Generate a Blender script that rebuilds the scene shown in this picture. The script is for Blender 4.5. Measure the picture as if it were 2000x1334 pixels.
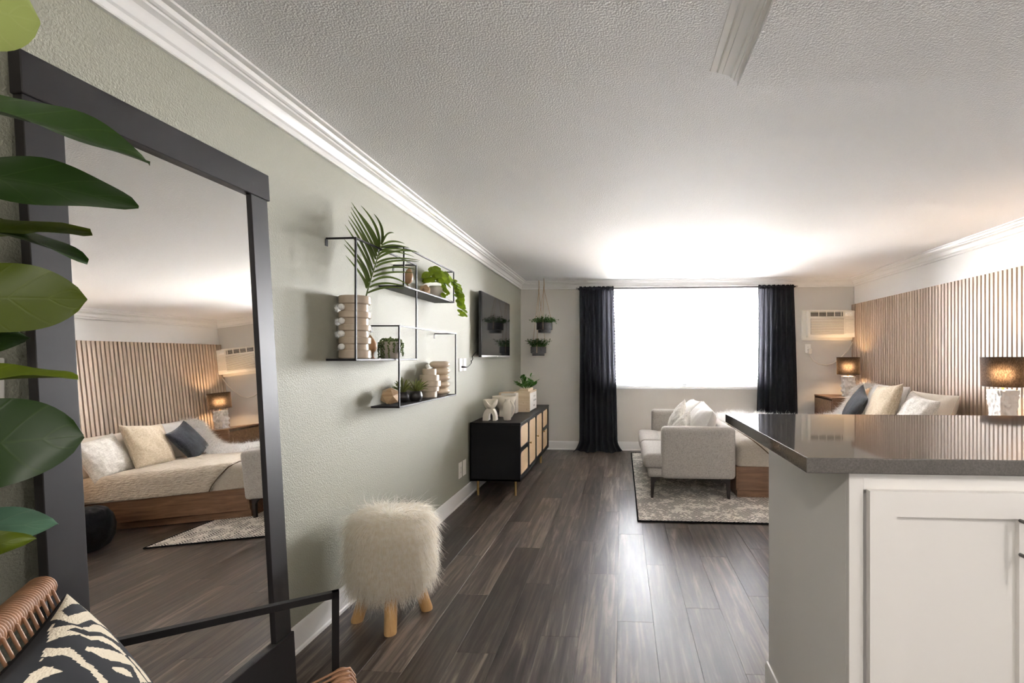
import bpy, bmesh, math, random
import numpy as np
from mathutils import Vector, Matrix, noise, Quaternion

for _o in list(bpy.data.objects):
    bpy.data.objects.remove(_o, do_unlink=True)
SC = bpy.context.scene
COL = SC.collection
RNG = random.Random(7)
NP = np.random.default_rng(11)
PI = math.pi

# ------------------------------------------------------------------ camera
cam_d = bpy.data.cameras.new('camera')
cam = bpy.data.objects.new('camera', cam_d)
COL.objects.link(cam)
cam.location = (0, 0, 1.34)
cam.rotation_euler = (PI / 2, 0, math.atan(61 / 950))
cam_d.sensor_width = 36.0
cam_d.lens = 950 / 2000 * 36.0
cam_d.shift_x = -154 / 2000
cam_d.shift_y = 31 / 2000
cam_d.clip_start = 0.02
SC.camera = cam

# ------------------------------------------------------------------ world, lights, exposure
SKY = 110.0
wld = bpy.data.worlds.new('overcast_sky')
SC.world = wld
wld.use_nodes = True
wb = wld.node_tree.nodes['Background']
wb.inputs[0].default_value = (0.965, 0.97, 1.0, 1)
wb.inputs[1].default_value = SKY

def portal(name, loc, rot, sx, sy):
    d = bpy.data.lights.new(name, 'AREA'); d.shape = 'RECTANGLE'; d.size = sx; d.size_y = sy
    d.cycles.is_portal = True
    o = bpy.data.objects.new(name, d); COL.objects.link(o); o.location = loc; o.rotation_euler = rot
    return o
portal('window_portal', (0.9, 7.25, 1.62), (PI / 2, 0, PI), 2.2, 1.40)

SC.view_settings.view_transform = 'Standard'
SC.view_settings.look = 'None'
SC.view_settings.exposure = 1.78
SC.view_settings.gamma = 1.0
SC.view_settings.use_curve_mapping = False
SC.cycles.use_denoising = True
SC.cycles.max_bounces = 8
SC.cycles.use_adaptive_sampling = True
SC.cycles.adaptive_threshold = 0.02
SC.cycles.diffuse_bounces = 5
SC.cycles.glossy_bounces = 4
SC.cycles.transmission_bounces = 6
SC.cycles.sample_clamp_indirect = 12.0
SC.cycles.caustics_reflective = False
SC.cycles.caustics_refractive = False

# ------------------------------------------------------------------ materials
def newmat(name):
    m = bpy.data.materials.new(name); m.use_nodes = True
    return m, m.node_tree, m.node_tree.nodes['Principled BSDF']
def setc(s, c): s.default_value = (c[0], c[1], c[2], 1)
def ND(nt, t, **k):
    n = nt.nodes.new(t)
    for a, b in k.items(): setattr(n, a, b)
    return n
def coords(nt, kind='Object', scale=(1, 1, 1), rnd=False):
    tc = ND(nt, 'ShaderNodeTexCoord')
    mp = ND(nt, 'ShaderNodeMapping'); mp.inputs['Scale'].default_value = scale
    nt.links.new(tc.outputs[kind], mp.inputs['Vector'])
    if rnd:
        oi = ND(nt, 'ShaderNodeObjectInfo')
        mu = ND(nt, 'ShaderNodeMath', operation='MULTIPLY'); mu.inputs[1].default_value = 37.0
        nt.links.new(oi.outputs['Random'], mu.inputs[0])
        cb = ND(nt, 'ShaderNodeCombineXYZ')
        for i in range(3): nt.links.new(mu.outputs[0], cb.inputs[i])
        nt.links.new(cb.outputs[0], mp.inputs['Location'])
    return mp.outputs['Vector']
def ramp(nt, src, stops):
    r = ND(nt, 'ShaderNodeValToRGB'); nt.links.new(src, r.inputs[0])
    e = r.color_ramp.elements
    while len(e) < len(stops): e.new(0.5)
    for i, (p, c) in enumerate(stops):
        e[i].position = p; e[i].color = (c[0], c[1], c[2], 1) if not isinstance(c, (int, float)) else (c, c, c, 1)
    return r.outputs[0]
def bump(nt, b, h, strength, dist=0.01):
    n = ND(nt, 'ShaderNodeBump'); n.inputs['Strength'].default_value = strength; n.inputs['Distance'].default_value = dist
    nt.links.new(h, n.inputs['Height']); nt.links.new(n.outputs[0], b.inputs['Normal'])
def plain(name, col, rough=0.5, metal=0.0, spec=0.5, var=0.0, nscale=8, bscale=0, bstr=0.0, bdist=0.002, stretch=(1, 1, 1), detail=3, sheen=0, kind='Object'):
    m, nt, b = newmat(name)
    setc(b.inputs['Base Color'], col); b.inputs['Roughness'].default_value = rough
    b.inputs['Metallic'].default_value = metal; b.inputs['Specular IOR Level'].default_value = spec
    if sheen: b.inputs['Sheen Weight'].default_value = sheen
    if var:
        v = coords(nt, kind, stretch)
        n = ND(nt, 'ShaderNodeTexNoise'); n.inputs['Scale'].default_value = nscale; n.inputs['Detail'].default_value = 4
        nt.links.new(v, n.inputs['Vector'])
        c = ramp(nt, n.outputs['Fac'], [(0.3, [max(0, x * (1 - var)) for x in col]), (0.7, [min(1, x * (1 + var)) for x in col])])
        nt.links.new(c, b.inputs['Base Color'])
    if bscale:
        v = coords(nt, kind, stretch)
        n = ND(nt, 'ShaderNodeTexNoise'); n.inputs['Scale'].default_value = bscale; n.inputs['Detail'].default_value = detail
        nt.links.new(v, n.inputs['Vector']); bump(nt, b, n.outputs['Fac'], bstr, bdist)
    return m
def wood(name, c1, c2, axis=0, rough=0.45, scale=3.0, rnd=True, bstr=0.08):
    m, nt, b = newmat(name)
    st = [scale * 6] * 3; st[axis] = scale * 0.45
    v = coords(nt, 'Object', st, rnd)
    n = ND(nt, 'ShaderNodeTexNoise'); n.inputs['Scale'].default_value = 1.6; n.inputs['Detail'].default_value = 7; n.inputs['Roughness'].default_value = 0.62; n.inputs['Distortion'].default_value = 0.6
    nt.links.new(v, n.inputs['Vector'])
    mid = [(a + d) / 2 for a, d in zip(c1, c2)]
    c = ramp(nt, n.outputs['Fac'], [(0.30, c1), (0.5, mid), (0.72, c2)])
    nt.links.new(c, b.inputs['Base Color']); b.inputs['Roughness'].default_value = rough
    bump(nt, b, n.outputs['Fac'], bstr, 0.003)
    return m
def fabric(name, col, col2=None, scale=300, rough=0.95, bstr=0.25, sheen=0.25, trans=0.0, fleck=0.55, tcol=None):
    m, nt, b = newmat(name)
    col2 = col2 or [x * 0.75 for x in col]
    v = coords(nt, 'Object', (1, 1, 1))
    a = ND(nt, 'ShaderNodeTexNoise'); a.inputs['Scale'].default_value = scale; a.inputs['Detail'].default_value = 2
    st = ND(nt, 'ShaderNodeMapping'); st.inputs['Scale'].default_value = (0.25, 0.25, 1.0); nt.links.new(v, st.inputs['Vector'])
    nt.links.new(st.outputs[0], a.inputs['Vector'])
    a2 = ND(nt, 'ShaderNodeTexNoise'); a2.inputs['Scale'].default_value = scale; a2.inputs['Detail'].default_value = 2
    st2 = ND(nt, 'ShaderNodeMapping'); st2.inputs['Scale'].default_value = (1.0, 1.0, 0.25); nt.links.new(v, st2.inputs['Vector'])
    nt.links.new(st2.outputs[0], a2.inputs['Vector'])
    ad = ND(nt, 'ShaderNodeMath', operation='ADD'); nt.links.new(a.outputs['Fac'], ad.inputs[0]); nt.links.new(a2.outputs['Fac'], ad.inputs[1])
    hf = ND(nt, 'ShaderNodeMath', operation='MULTIPLY'); hf.inputs[1].default_value = 0.5; nt.links.new(ad.outputs[0], hf.inputs[0])
    c = ramp(nt, hf.outputs[0], [(fleck - 0.15, col2), (fleck + 0.05, col)])
    nt.links.new(c, b.inputs['Base Color']); b.inputs['Roughness'].default_value = rough
    b.inputs['Sheen Weight'].default_value = sheen; b.inputs['Specular IOR Level'].default_value = 0.2
    bump(nt, b, hf.outputs[0], bstr, 0.002)
    if trans:
        t = ND(nt, 'ShaderNodeBsdfTranslucent'); setc(t.inputs[0], tcol or col)
        mx = ND(nt, 'ShaderNodeMixShader'); mx.inputs[0].default_value = trans
        out = nt.nodes['Material Output']
        nt.links.new(b.outputs[0], mx.inputs[1]); nt.links.new(t.outputs[0], mx.inputs[2]); nt.links.new(mx.outputs[0], out.inputs[0])
    return m
def leafmat(name, col, vein, rough=0.4, trans=0.25, veins=True):
    m, nt, b = newmat(name)
    tc = ND(nt, 'ShaderNodeTexCoord')
    sp = ND(nt, 'ShaderNodeSeparateXYZ'); nt.links.new(tc.outputs['UV'], sp.inputs[0])
    oi = ND(nt, 'ShaderNodeObjectInfo')
    hs = ND(nt, 'ShaderNodeHueSaturation')
    mr = ND(nt, 'ShaderNodeMapRange'); mr.inputs[3].default_value = 0.72; mr.inputs[4].default_value = 1.3
    nt.links.new(oi.outputs['Random'], mr.inputs[0]); nt.links.new(mr.outputs[0], hs.inputs['Value'])
    if veins:
        # v runs across (0..1), u along; midrib at v=.5, side veins slanted
        d = ND(nt, 'ShaderNodeMath', operation='SUBTRACT'); nt.links.new(sp.outputs[1], d.inputs[0]); d.inputs[1].default_value = 0.5
        ab = ND(nt, 'ShaderNodeMath', operation='ABSOLUTE'); nt.links.new(d.outputs[0], ab.inputs[0])
        k = ND(nt, 'ShaderNodeMath', operation='MULTIPLY'); nt.links.new(ab.outputs[0], k.inputs[0]); k.inputs[1].default_value = 0.45
        s = ND(nt, 'ShaderNodeMath', operation='SUBTRACT'); nt.links.new(sp.outputs[0], s.inputs[0]); nt.links.new(k.outputs[0], s.inputs[1])
        mu = ND(nt, 'ShaderNodeMath', operation='MULTIPLY'); nt.links.new(s.outputs[0], mu.inputs[0]); mu.inputs[1].default_value = 5.0
        fr = ND(nt, 'ShaderNodeMath', operation='FRACT'); nt.links.new(mu.outputs[0], fr.inputs[0])
        fd = ND(nt, 'ShaderNodeMath', operation='PINGPONG'); nt.links.new(fr.outputs[0], fd.inputs[0]); fd.inputs[1].default_value = 0.5
        m1 = ramp(nt, fd.outputs[0], [(0.0, 1.0), (0.07, 0.0)])
        m2 = ramp(nt, ab.outputs[0], [(0.0, 1.0), (0.025, 0.0)])
        mxx = ND(nt, 'ShaderNodeMath', operation='MAXIMUM'); nt.links.new(m1, mxx.inputs[0]); nt.links.new(m2, mxx.inputs[1])
        mix = ND(nt, 'ShaderNodeMixRGB'); setc(mix.inputs[1], col); setc(mix.inputs[2], vein)
        hfac = ND(nt, 'ShaderNodeMath', operation='MULTIPLY'); hfac.inputs[1].default_value = 0.3; nt.links.new(mxx.outputs[0], hfac.inputs[0])
        nt.links.new(hfac.outputs[0], mix.inputs[0]); nt.links.new(mix.outputs[0], hs.inputs['Color'])
        bump(nt, b, mxx.outputs[0], 0.2, -0.001)
    else:
        setc(hs.inputs['Color'], col)
    nt.links.new(hs.outputs[0], b.inputs['Base Color']); b.inputs['Roughness'].default_value = rough; b.inputs['Specular IOR Level'].default_value = 0.32
    t = ND(nt, 'ShaderNodeBsdfTranslucent'); nt.links.new(hs.outputs[0], t.inputs[0])
    mx = ND(nt, 'ShaderNodeMixShader'); mx.inputs[0].default_value = trans
    nt.links.new(b.outputs[0], mx.inputs[1]); nt.links.new(t.outputs[0], mx.inputs[2]); nt.links.new(mx.outputs[0], nt.nodes['Material Output'].inputs[0])
    return m
def emit(name, col, s):
    m, nt, b = newmat(name); setc(b.inputs['Emission Color'], col); b.inputs['Emission Strength'].default_value = s; setc(b.inputs['Base Color'], col)
    return m

M = {}
M['sage'] = plain('sage_wall_paint', (0.326, 0.323, 0.259), 0.62, bscale=170, bstr=0.8, bdist=0.004, detail=2)
M['greige'] = plain('greige_wall_paint', (0.70, 0.67, 0.62), 0.65, bscale=160, bstr=0.18, bdist=0.003, detail=2)
M['offwhite'] = plain('off_white_wall_paint', (0.84, 0.83, 0.81), 0.6, bscale=160, bstr=0.18, bdist=0.003, detail=2)
M['ceil'] = plain('ceiling_paint', (0.87, 0.867, 0.87), 0.75, spec=0.16, bscale=145, bstr=0.75, bdist=0.005, detail=2)
M['trim'] = plain('white_trim_paint', (0.83, 0.82, 0.80), 0.32)
M['cab'] = plain('white_cabinet_paint', (0.80, 0.775, 0.745), 0.38, bscale=25, bstr=0.03)
M['blackmetal'] = plain('black_metal', (0.007, 0.006, 0.006), 0.5, spec=0.3)
M['shelfmetal'] = plain('shelf_black_metal', (0.012, 0.010, 0.012), 0.55, spec=0.3)
M['mirrorframe'] = plain('charcoal_mirror_frame', (0.015, 0.0125, 0.013), 0.45, spec=0.35, bscale=300, bstr=0.05)
M['quartz'] = plain('grey_quartz', (0.115, 0.104, 0.095), 0.05, spec=0.75, var=0.18, nscale=260)
M['darkplastic'] = plain('black_plastic', (0.012, 0.012, 0.013), 0.35)
M['screen'] = plain('tv_screen_glass', (0.014, 0.014, 0.014), 0.05, spec=1.0)
M['chrome'] = plain('brushed_metal', (0.45, 0.44, 0.43), 0.28, metal=1.0)
M['darkhandle'] = plain('dark_nickel', (0.16, 0.155, 0.15), 0.35, metal=1.0)
M['brass'] = plain('brass', (0.55, 0.37, 0.15), 0.32, metal=1.0)
M['blackpaint'] = plain('black_cabinet_paint', (0.004, 0.004, 0.005), 0.42, spec=0.22)
M['whiteplastic'] = plain('white_plastic', (0.86, 0.84, 0.79), 0.35)
M['acplastic'] = plain('cream_plastic', (0.80, 0.75, 0.66), 0.4)
M['dark'] = plain('dark_void', (0.02, 0.018, 0.016), 0.8)
M['ceramic'] = plain('cream_glazed_ceramic', (0.56, 0.46, 0.35), 0.16, var=0.08, nscale=14)
M['ceramic2'] = plain('tan_ribbed_ceramic', (0.62, 0.52, 0.40), 0.4, var=0.06, nscale=20)
M['bead'] = plain('white_ceramic', (0.86, 0.84, 0.80), 0.3)
M['matteclay'] = plain('matte_cream_clay', (0.74, 0.68, 0.58), 0.75, bscale=60, bstr=0.06)
M['plaster'] = plain('white_plaster_stone', (0.82, 0.79, 0.75), 0.8, bscale=28, bstr=0.35, bdist=0.01)
M['potgrey'] = plain('grey_cement', (0.42, 0.39, 0.34), 0.8, bscale=60, bstr=0.08)
M['potblack'] = plain('dark_bronze_pot', (0.025, 0.022, 0.022), 0.33)
M['potcharcoal'] = plain('charcoal_stone_pot', (0.06, 0.06, 0.065), 0.55, var=0.5, nscale=60, bscale=50, bstr=0.2)
M['potwhite'] = plain('off_white_pot', (0.78, 0.74, 0.68), 0.45)
M['soil'] = plain('soil', (0.02, 0.014, 0.01), 0.95)
M['rope'] = plain('jute_cord', (0.46, 0.33, 0.20), 0.9)
M['rattan'] = plain('rattan_cord', (0.29, 0.145, 0.072), 0.5, var=0.25, nscale=25, bscale=120, bstr=0.1)
M['linen_black'] = fabric('black_linen', (0.019, 0.020, 0.026), (0.011, 0.012, 0.015), 300, trans=0.22, sheen=0.05, tcol=(0.10, 0.10, 0.12))
M['sofa'] = fabric('light_grey_tweed', (0.47, 0.44, 0.405), (0.30, 0.275, 0.25), 300, fleck=0.5)
M['white_linen'] = fabric('white_linen', (0.80, 0.78, 0.75), (0.68, 0.66, 0.63), 400, sheen=0.15)
M['cream_linen'] = fabric('cream_linen', (0.80, 0.74, 0.66), (0.72, 0.66, 0.58), 300, sheen=0.15)
M['oatmeal'] = fabric('oatmeal_linen', (0.58, 0.49, 0.37), (0.42, 0.34, 0.24), 150)
M['greyknit'] = fabric('pale_grey_crinkle', (0.74, 0.71, 0.66), (0.56, 0.53, 0.48), 110, bstr=0.9)
M['charcoal'] = fabric('charcoal_knit', (0.040, 0.043, 0.052), (0.018, 0.019, 0.023), 120, bstr=0.9)
M['duvet'] = fabric('beige_duvet', (0.50, 0.45, 0.38), (0.40, 0.35, 0.29), 240, bstr=0.3)
M['pouf'] = fabric('black_knit', (0.012, 0.012, 0.015), (0.006, 0.006, 0.008), 200, bstr=0.6, sheen=0.05)
M['walnut'] = wood('walnut_veneer', (0.115, 0.056, 0.029), (0.27, 0.148, 0.08), axis=0, scale=3.6)
M['walnut_v'] = wood('walnut_slat', (0.44, 0.335, 0.25), (0.55, 0.435, 0.335), axis=2, scale=2.6, rough=0.5)
M['pine'] = wood('pale_pine', (0.62, 0.47, 0.31), (0.76, 0.62, 0.45), axis=0, scale=2.5)
M['stoolleg'] = wood('golden_pine', (0.52, 0.29, 0.11), (0.68, 0.43, 0.19), axis=2, scale=4.0)
M['mango'] = wood('turned_brown_wood', (0.26, 0.135, 0.06), (0.44, 0.26, 0.13), axis=2, scale=4.0)
M['facetwood'] = wood('raw_facet_wood', (0.40, 0.25, 0.13), (0.62, 0.44, 0.26), axis=0, scale=5.0)
M['darkleg'] = plain('espresso_wood', (0.016, 0.009, 0.007), 0.4)
M['slatback'] = plain('dark_felt_backing', (0.016, 0.008, 0.004), 0.95, spec=0.1)
M['fig'] = leafmat('fig_leaf', (0.066, 0.090, 0.003), (0.10, 0.13, 0.01), 0.45, 0.12)
M['fig_dark'] = leafmat('fig_leaf_dark', (0.015, 0.038, 0.004), (0.04, 0.075, 0.01), 0.42, 0.10)
M['fig_teal'] = leafmat('fig_leaf_teal', (0.085, 0.17, 0.11), (0.16, 0.25, 0.16), 0.4, 0.1)
M['fig_new'] = leafmat('fig_leaf_new', (0.40, 0.47, 0.14), (0.48, 0.55, 0.2), 0.45, 0.25)
M['palm'] = leafmat('palm_leaf', (0.085, 0.12, 0.025), (0.1, 0.15, 0.03), 0.42, 0.2, False)
M['pilea'] = leafmat('pilea_leaf', (0.23, 0.33, 0.018), (0.2, 0.3, 0.05), 0.3, 0.3, False)
M['herb'] = leafmat('herb_leaf', (0.075, 0.17, 0.035), (0.2, 0.3, 0.05), 0.5, 0.2, False)
M['jade'] = leafmat('jade_leaf', (0.07, 0.19, 0.03), (0.2, 0.3, 0.05), 0.3, 0.2, False)
M['pearl'] = plain('string_of_pearls', (0.10, 0.15, 0.04), 0.45, var=0.4, nscale=40)
M['airplant'] = leafmat('air_plant_leaf', (0.15, 0.17, 0.05), (0.2, 0.2, 0.1), 0.5, 0.15, False)
M['stem'] = plain('brown_stem', (0.10, 0.06, 0.03), 0.8, bscale=60, bstr=0.3)
M['greenstem'] = plain('green_stem', (0.10, 0.14, 0.03), 0.6)
M['hedge'] = plain('shrub_foliage', (0.10, 0.075, 0.035), 0.8, var=0.5, nscale=6)
M['yard'] = plain('pale_paving', (0.55, 0.53, 0.50), 0.9)
M['winframe'] = plain('white_window_frame', (0.85, 0.85, 0.85), 0.4)

def fur_mat(name, c1, c2):
    m, nt, b = newmat(name)
    v = coords(nt, 'Object', (1, 1, 1))
    n = ND(nt, 'ShaderNodeTexNoise'); n.inputs['Scale'].default_value = 45; nt.links.new(v, n.inputs['Vector'])
    c = ramp(nt, n.outputs['Fac'], [(0.35, c1), (0.65, c2)])
    nt.links.new(c, b.inputs['Base Color']); b.inputs['Roughness'].default_value = 0.6; b.inputs['Specular IOR Level'].default_value = 0.3
    t = ND(nt, 'ShaderNodeBsdfTranslucent'); nt.links.new(c, t.inputs[0])
    mx = ND(nt, 'ShaderNodeMixShader'); mx.inputs[0].default_value = 0.55
    nt.links.new(b.outputs[0], mx.inputs[1]); nt.links.new(t.outputs[0], mx.inputs[2]); nt.links.new(mx.outputs[0], nt.nodes['Material Output'].inputs[0])
    return m
M['fur_cream'] = fur_mat('cream_faux_fur', (0.88, 0.82, 0.71), (0.98, 0.95, 0.89))
M['fur_white'] = fur_mat('white_faux_fur', (0.90, 0.89, 0.87), (0.97, 0.96, 0.95))

def m_mirror():
    m, nt, b = newmat('mirror_glass'); setc(b.inputs['Base Color'], (0.90, 0.89, 0.87)); b.inputs['Metallic'].default_value = 1; b.inputs['Roughness'].default_value = 0.0
    return m
M['mirror'] = m_mirror()
def m_glass():
    m, nt, b = newmat('window_glass')
    t = ND(nt, 'ShaderNodeBsdfTransparent'); g = ND(nt, 'ShaderNodeBsdfGlossy'); g.inputs['Roughness'].default_value = 0.02
    fr = ND(nt, 'ShaderNodeFresnel'); mx = ND(nt, 'ShaderNodeMixShader')
    nt.links.new(fr.outputs[0], mx.inputs[0]); nt.links.new(t.outputs[0], mx.inputs[1]); nt.links.new(g.outputs[0], mx.inputs[2])
    nt.links.new(mx.outputs[0], nt.nodes['Material Output'].inputs[0])
    return m
M['glass'] = m_glass()
def m_blind():
    m, nt, b = newmat('white_blind_slat'); setc(b.inputs['Base Color'], (0.88, 0.88, 0.88)); b.inputs['Roughness'].default_value = 0.4
    t = ND(nt, 'ShaderNodeBsdfTranslucent'); setc(t.inputs[0], (0.85, 0.85, 0.86))
    mx = ND(nt, 'ShaderNodeMixShader'); mx.inputs[0].default_value = 0.25
    nt.links.new(b.outputs[0], mx.inputs[1]); nt.links.new(t.outputs[0], mx.inputs[2]); nt.links.new(mx.outputs[0], nt.nodes['Material Output'].inputs[0])
    return m
M['blind'] = m_blind()
def m_shade():
    m, nt, b = newmat('charcoal_lamp_shade')
    v = coords(nt, 'Object', (1, 1, 0.35))
    n = ND(nt, 'ShaderNodeTexNoise'); n.inputs['Scale'].default_value = 190; n.inputs['Detail'].default_value = 3; nt.links.new(v, n.inputs['Vector'])
    c = ramp(nt, n.outputs['Fac'], [(0.35, (0.018, 0.016, 0.017)), (0.65, (0.034, 0.031, 0.033))]); nt.links.new(c, b.inputs['Base Color']); b.inputs['Roughness'].default_value = 0.9
    c2 = ramp(nt, n.outputs['Fac'], [(0.35, (0.006, 0.0042, 0.003)), (0.65, (0.022, 0.016, 0.011))])
    t = ND(nt, 'ShaderNodeBsdfTranslucent'); nt.links.new(c2, t.inputs[0])
    rf = ND(nt, 'ShaderNodeBsdfRefraction'); rf.inputs['Roughness'].default_value = 1.0; rf.inputs['IOR'].default_value = 1.35
    c3 = ramp(nt, n.outputs['Fac'], [(0.35, (0.07, 0.047, 0.031)), (0.65, (0.23, 0.175, 0.13))]); nt.links.new(c3, rf.inputs['Color'])
    m0 = ND(nt, 'ShaderNodeMixShader'); m0.inputs[0].default_value = 0.22
    nt.links.new(t.outputs[0], m0.inputs[1]); nt.links.new(rf.outputs[0], m0.inputs[2])
    mx = ND(nt, 'ShaderNodeMixShader'); mx.inputs[0].default_value = 0.5
    nt.links.new(b.outputs[0], mx.inputs[1]); nt.links.new(m0.outputs[0], mx.inputs[2]); nt.links.new(mx.outputs[0], nt.nodes['Material Output'].inputs[0])
    return m
M['shade'] = m_shade()
def m_plank():
    m, nt, b = newmat('dark_vinyl_plank')
    v = coords(nt, 'Object', (1, 1, 1), True)
    st = ND(nt, 'ShaderNodeMapping'); st.inputs['Scale'].default_value = (16, 1.1, 1); nt.links.new(v, st.inputs['Vector'])
    n = ND(nt, 'ShaderNodeTexNoise'); n.inputs['Scale'].default_value = 1.3; n.inputs['Detail'].default_value = 7; n.inputs['Roughness'].default_value = 0.65; n.inputs['Distortion'].default_value = 0.9
    nt.links.new(st.outputs[0], n.inputs['Vector'])
    st2 = ND(nt, 'ShaderNodeMapping'); st2.inputs['Scale'].default_value = (90, 1.5, 1); nt.links.new(v, st2.inputs['Vector'])
    n2 = ND(nt, 'ShaderNodeTexNoise'); n2.inputs['Scale'].default_value = 1.0; n2.inputs['Detail'].default_value = 3; nt.links.new(st2.outputs[0], n2.inputs['Vector'])
    ad = ND(nt, 'ShaderNodeMath', operation='MULTIPLY_ADD'); ad.inputs[1].default_value = 0.32; nt.links.new(n2.outputs['Fac'], ad.inputs[0]); nt.links.new(n.outputs['Fac'], ad.inputs[2])
    oi = ND(nt, 'ShaderNodeObjectInfo')
    ad2 = ND(nt, 'ShaderNodeMath', operation='MULTIPLY_ADD'); ad2.inputs[1].default_value = 0.20; nt.links.new(oi.outputs['Random'], ad2.inputs[0]); nt.links.new(ad.outputs[0], ad2.inputs[2])
    c = ramp(nt, ad2.outputs[0], [(0.50, (0.012, 0.0075, 0.0055)), (0.68, (0.036, 0.0245, 0.019)), (0.82, (0.082, 0.060, 0.048)), (0.97, (0.21, 0.165, 0.132))])
    nt.links.new(c, b.inputs['Base Color'])
    b.inputs['Specular IOR Level'].default_value = 0.5
    r = ramp(nt, n2.outputs['Fac'], [(0.3, 0.31), (0.7, 0.40)]); nt.links.new(r, b.inputs['Roughness'])
    bump(nt, b, n2.outputs['Fac'], 0.06, 0.001)
    return m
M['plank'] = m_plank()
def m_rug():
    m, nt, b = newmat('cream_black_chevron_rug')
    v = coords(nt, 'Object', (1, 1, 1))
    sp = ND(nt, 'ShaderNodeSeparateXYZ'); nt.links.new(v, sp.inputs[0])
    nz = ND(nt, 'ShaderNodeTexNoise'); nz.inputs['Scale'].default_value = 2.6; nz.inputs['Detail'].default_value = 3; nt.links.new(v, nz.inputs['Vector'])
    pp = ND(nt, 'ShaderNodeMath', operation='PINGPONG'); pp.inputs[1].default_value = 0.07; nt.links.new(sp.outputs[0], pp.inputs[0])
    ma = ND(nt, 'ShaderNodeMath', operation='MULTIPLY_ADD'); ma.inputs[1].default_value = 0.75; nt.links.new(pp.outputs[0], ma.inputs[0]); nt.links.new(sp.outputs[1], ma.inputs[2])
    mb_ = ND(nt, 'ShaderNodeMath', operation='MULTIPLY_ADD'); mb_.inputs[1].default_value = 0.03; nt.links.new(nz.outputs['Fac'], mb_.inputs[0]); nt.links.new(ma.outputs[0], mb_.inputs[2])
    md = ND(nt, 'ShaderNodeMath', operation='PINGPONG'); md.inputs[1].default_value = 0.012; nt.links.new(mb_.outputs[0], md.inputs[0])
    ln = ramp(nt, md.outputs[0], [(0.0040, 1.0), (0.0052, 0.0)])
    sc = ND(nt, 'ShaderNodeMath', operation='MULTIPLY'); sc.inputs[1].default_value = 0.5; nt.links.new(md.outputs[0], sc.inputs[0])
    n2 = ND(nt, 'ShaderNodeTexNoise'); n2.inputs['Scale'].default_value = 42; n2.inputs['Detail'].default_value = 2; nt.links.new(v, n2.inputs['Vector'])
    n3 = ND(nt, 'ShaderNodeTexNoise'); n3.inputs['Scale'].default_value = 7.5; n3.inputs['Detail'].default_value = 2; nt.links.new(v, n3.inputs['Vector'])
    a3 = ND(nt, 'ShaderNodeMath', operation='ADD'); nt.links.new(n2.outputs['Fac'], a3.inputs[0]); nt.links.new(n3.outputs['Fac'], a3.inputs[1])
    br = ramp(nt, a3.outputs[0], [(0.41, 0.0), (0.44, 1.0)])
    sc2 = ND(nt, 'ShaderNodeMath', operation='MULTIPLY'); sc2.inputs[1].default_value = 0.45; nt.links.new(a3.outputs[0], sc2.inputs[0]); nt.links.new(sc2.outputs[0], br.node.inputs[0])
    mu = ND(nt, 'ShaderNodeMath', operation='MULTIPLY'); nt.links.new(ln, mu.inputs[0]); nt.links.new(br, mu.inputs[1])
    mix = ND(nt, 'ShaderNodeMixRGB'); setc(mix.inputs[1], (0.74, 0.695, 0.63)); setc(mix.inputs[2], (0.035, 0.028, 0.024)); nt.links.new(mu.outputs[0], mix.inputs[0])
    nt.links.new(mix.outputs[0], b.inputs['Base Color']); b.inputs['Roughness'].default_value = 0.95
    bump(nt, b, n2.outputs['Fac'], 0.5, 0.004)
    return m
M['rug'] = m_rug()
def m_cane():
    m, nt, b = newmat('woven_cane')
    v = coords(nt, 'Object', (1, 1, 1))
    w1 = ND(nt, 'ShaderNodeTexWave', bands_direction='Y'); w1.inputs['Scale'].default_value = 42; nt.links.new(v, w1.inputs['Vector'])
    w2 = ND(nt, 'ShaderNodeTexWave', bands_direction='Z'); w2.inputs['Scale'].default_value = 42; nt.links.new(v, w2.inputs['Vector'])
    mu = ND(nt, 'ShaderNodeMath', operation='MULTIPLY'); nt.links.new(w1.outputs['Fac'], mu.inputs[0]); nt.links.new(w2.outputs['Fac'], mu.inputs[1])
    n = ND(nt, 'ShaderNodeTexNoise'); n.inputs['Scale'].default_value = 60; nt.links.new(v, n.inputs['Vector'])
    ad = ND(nt, 'ShaderNodeMath', operation='MULTIPLY_ADD'); ad.inputs[1].default_value = 0.5; nt.links.new(n.outputs['Fac'], ad.inputs[0]); nt.links.new(mu.outputs[0], ad.inputs[2])
    c = ramp(nt, ad.outputs[0], [(0.15, (0.44, 0.29, 0.15)), (0.7, (0.72, 0.53, 0.33))])
    nt.links.new(c, b.inputs['Base Color']); b.inputs['Roughness'].default_value = 0.6
    bump(nt, b, mu.outputs[0], 0.4, 0.002)
    return m
M['cane'] = m_cane()
def m_quilt():
    m, nt, b = newmat('crinkled_cream_quilt')
    v = coords(nt, 'Object', (1, 1, 1))
    st = ND(nt, 'ShaderNodeMapping'); st.inputs['Scale'].default_value = (9, 30, 30); nt.links.new(v, st.inputs['Vector'])
    n = ND(nt, 'ShaderNodeTexNoise'); n.inputs['Scale'].default_value = 2.2; n.inputs['Detail'].default_value = 4; nt.links.new(st.outputs[0], n.inputs['Vector'])
    c = ramp(nt, n.outputs['Fac'], [(0.3, (0.54, 0.46, 0.36)), (0.65, (0.70, 0.62, 0.51))])
    nt.links.new(c, b.inputs['Base Color']); b.inputs['Roughness'].default_value = 0.9; b.inputs['Sheen Weight'].default_value = 0.15
    bump(nt, b, n.outputs['Fac'], 1.0, 0.025)
    return m
M['quilt'] = m_quilt()
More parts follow.
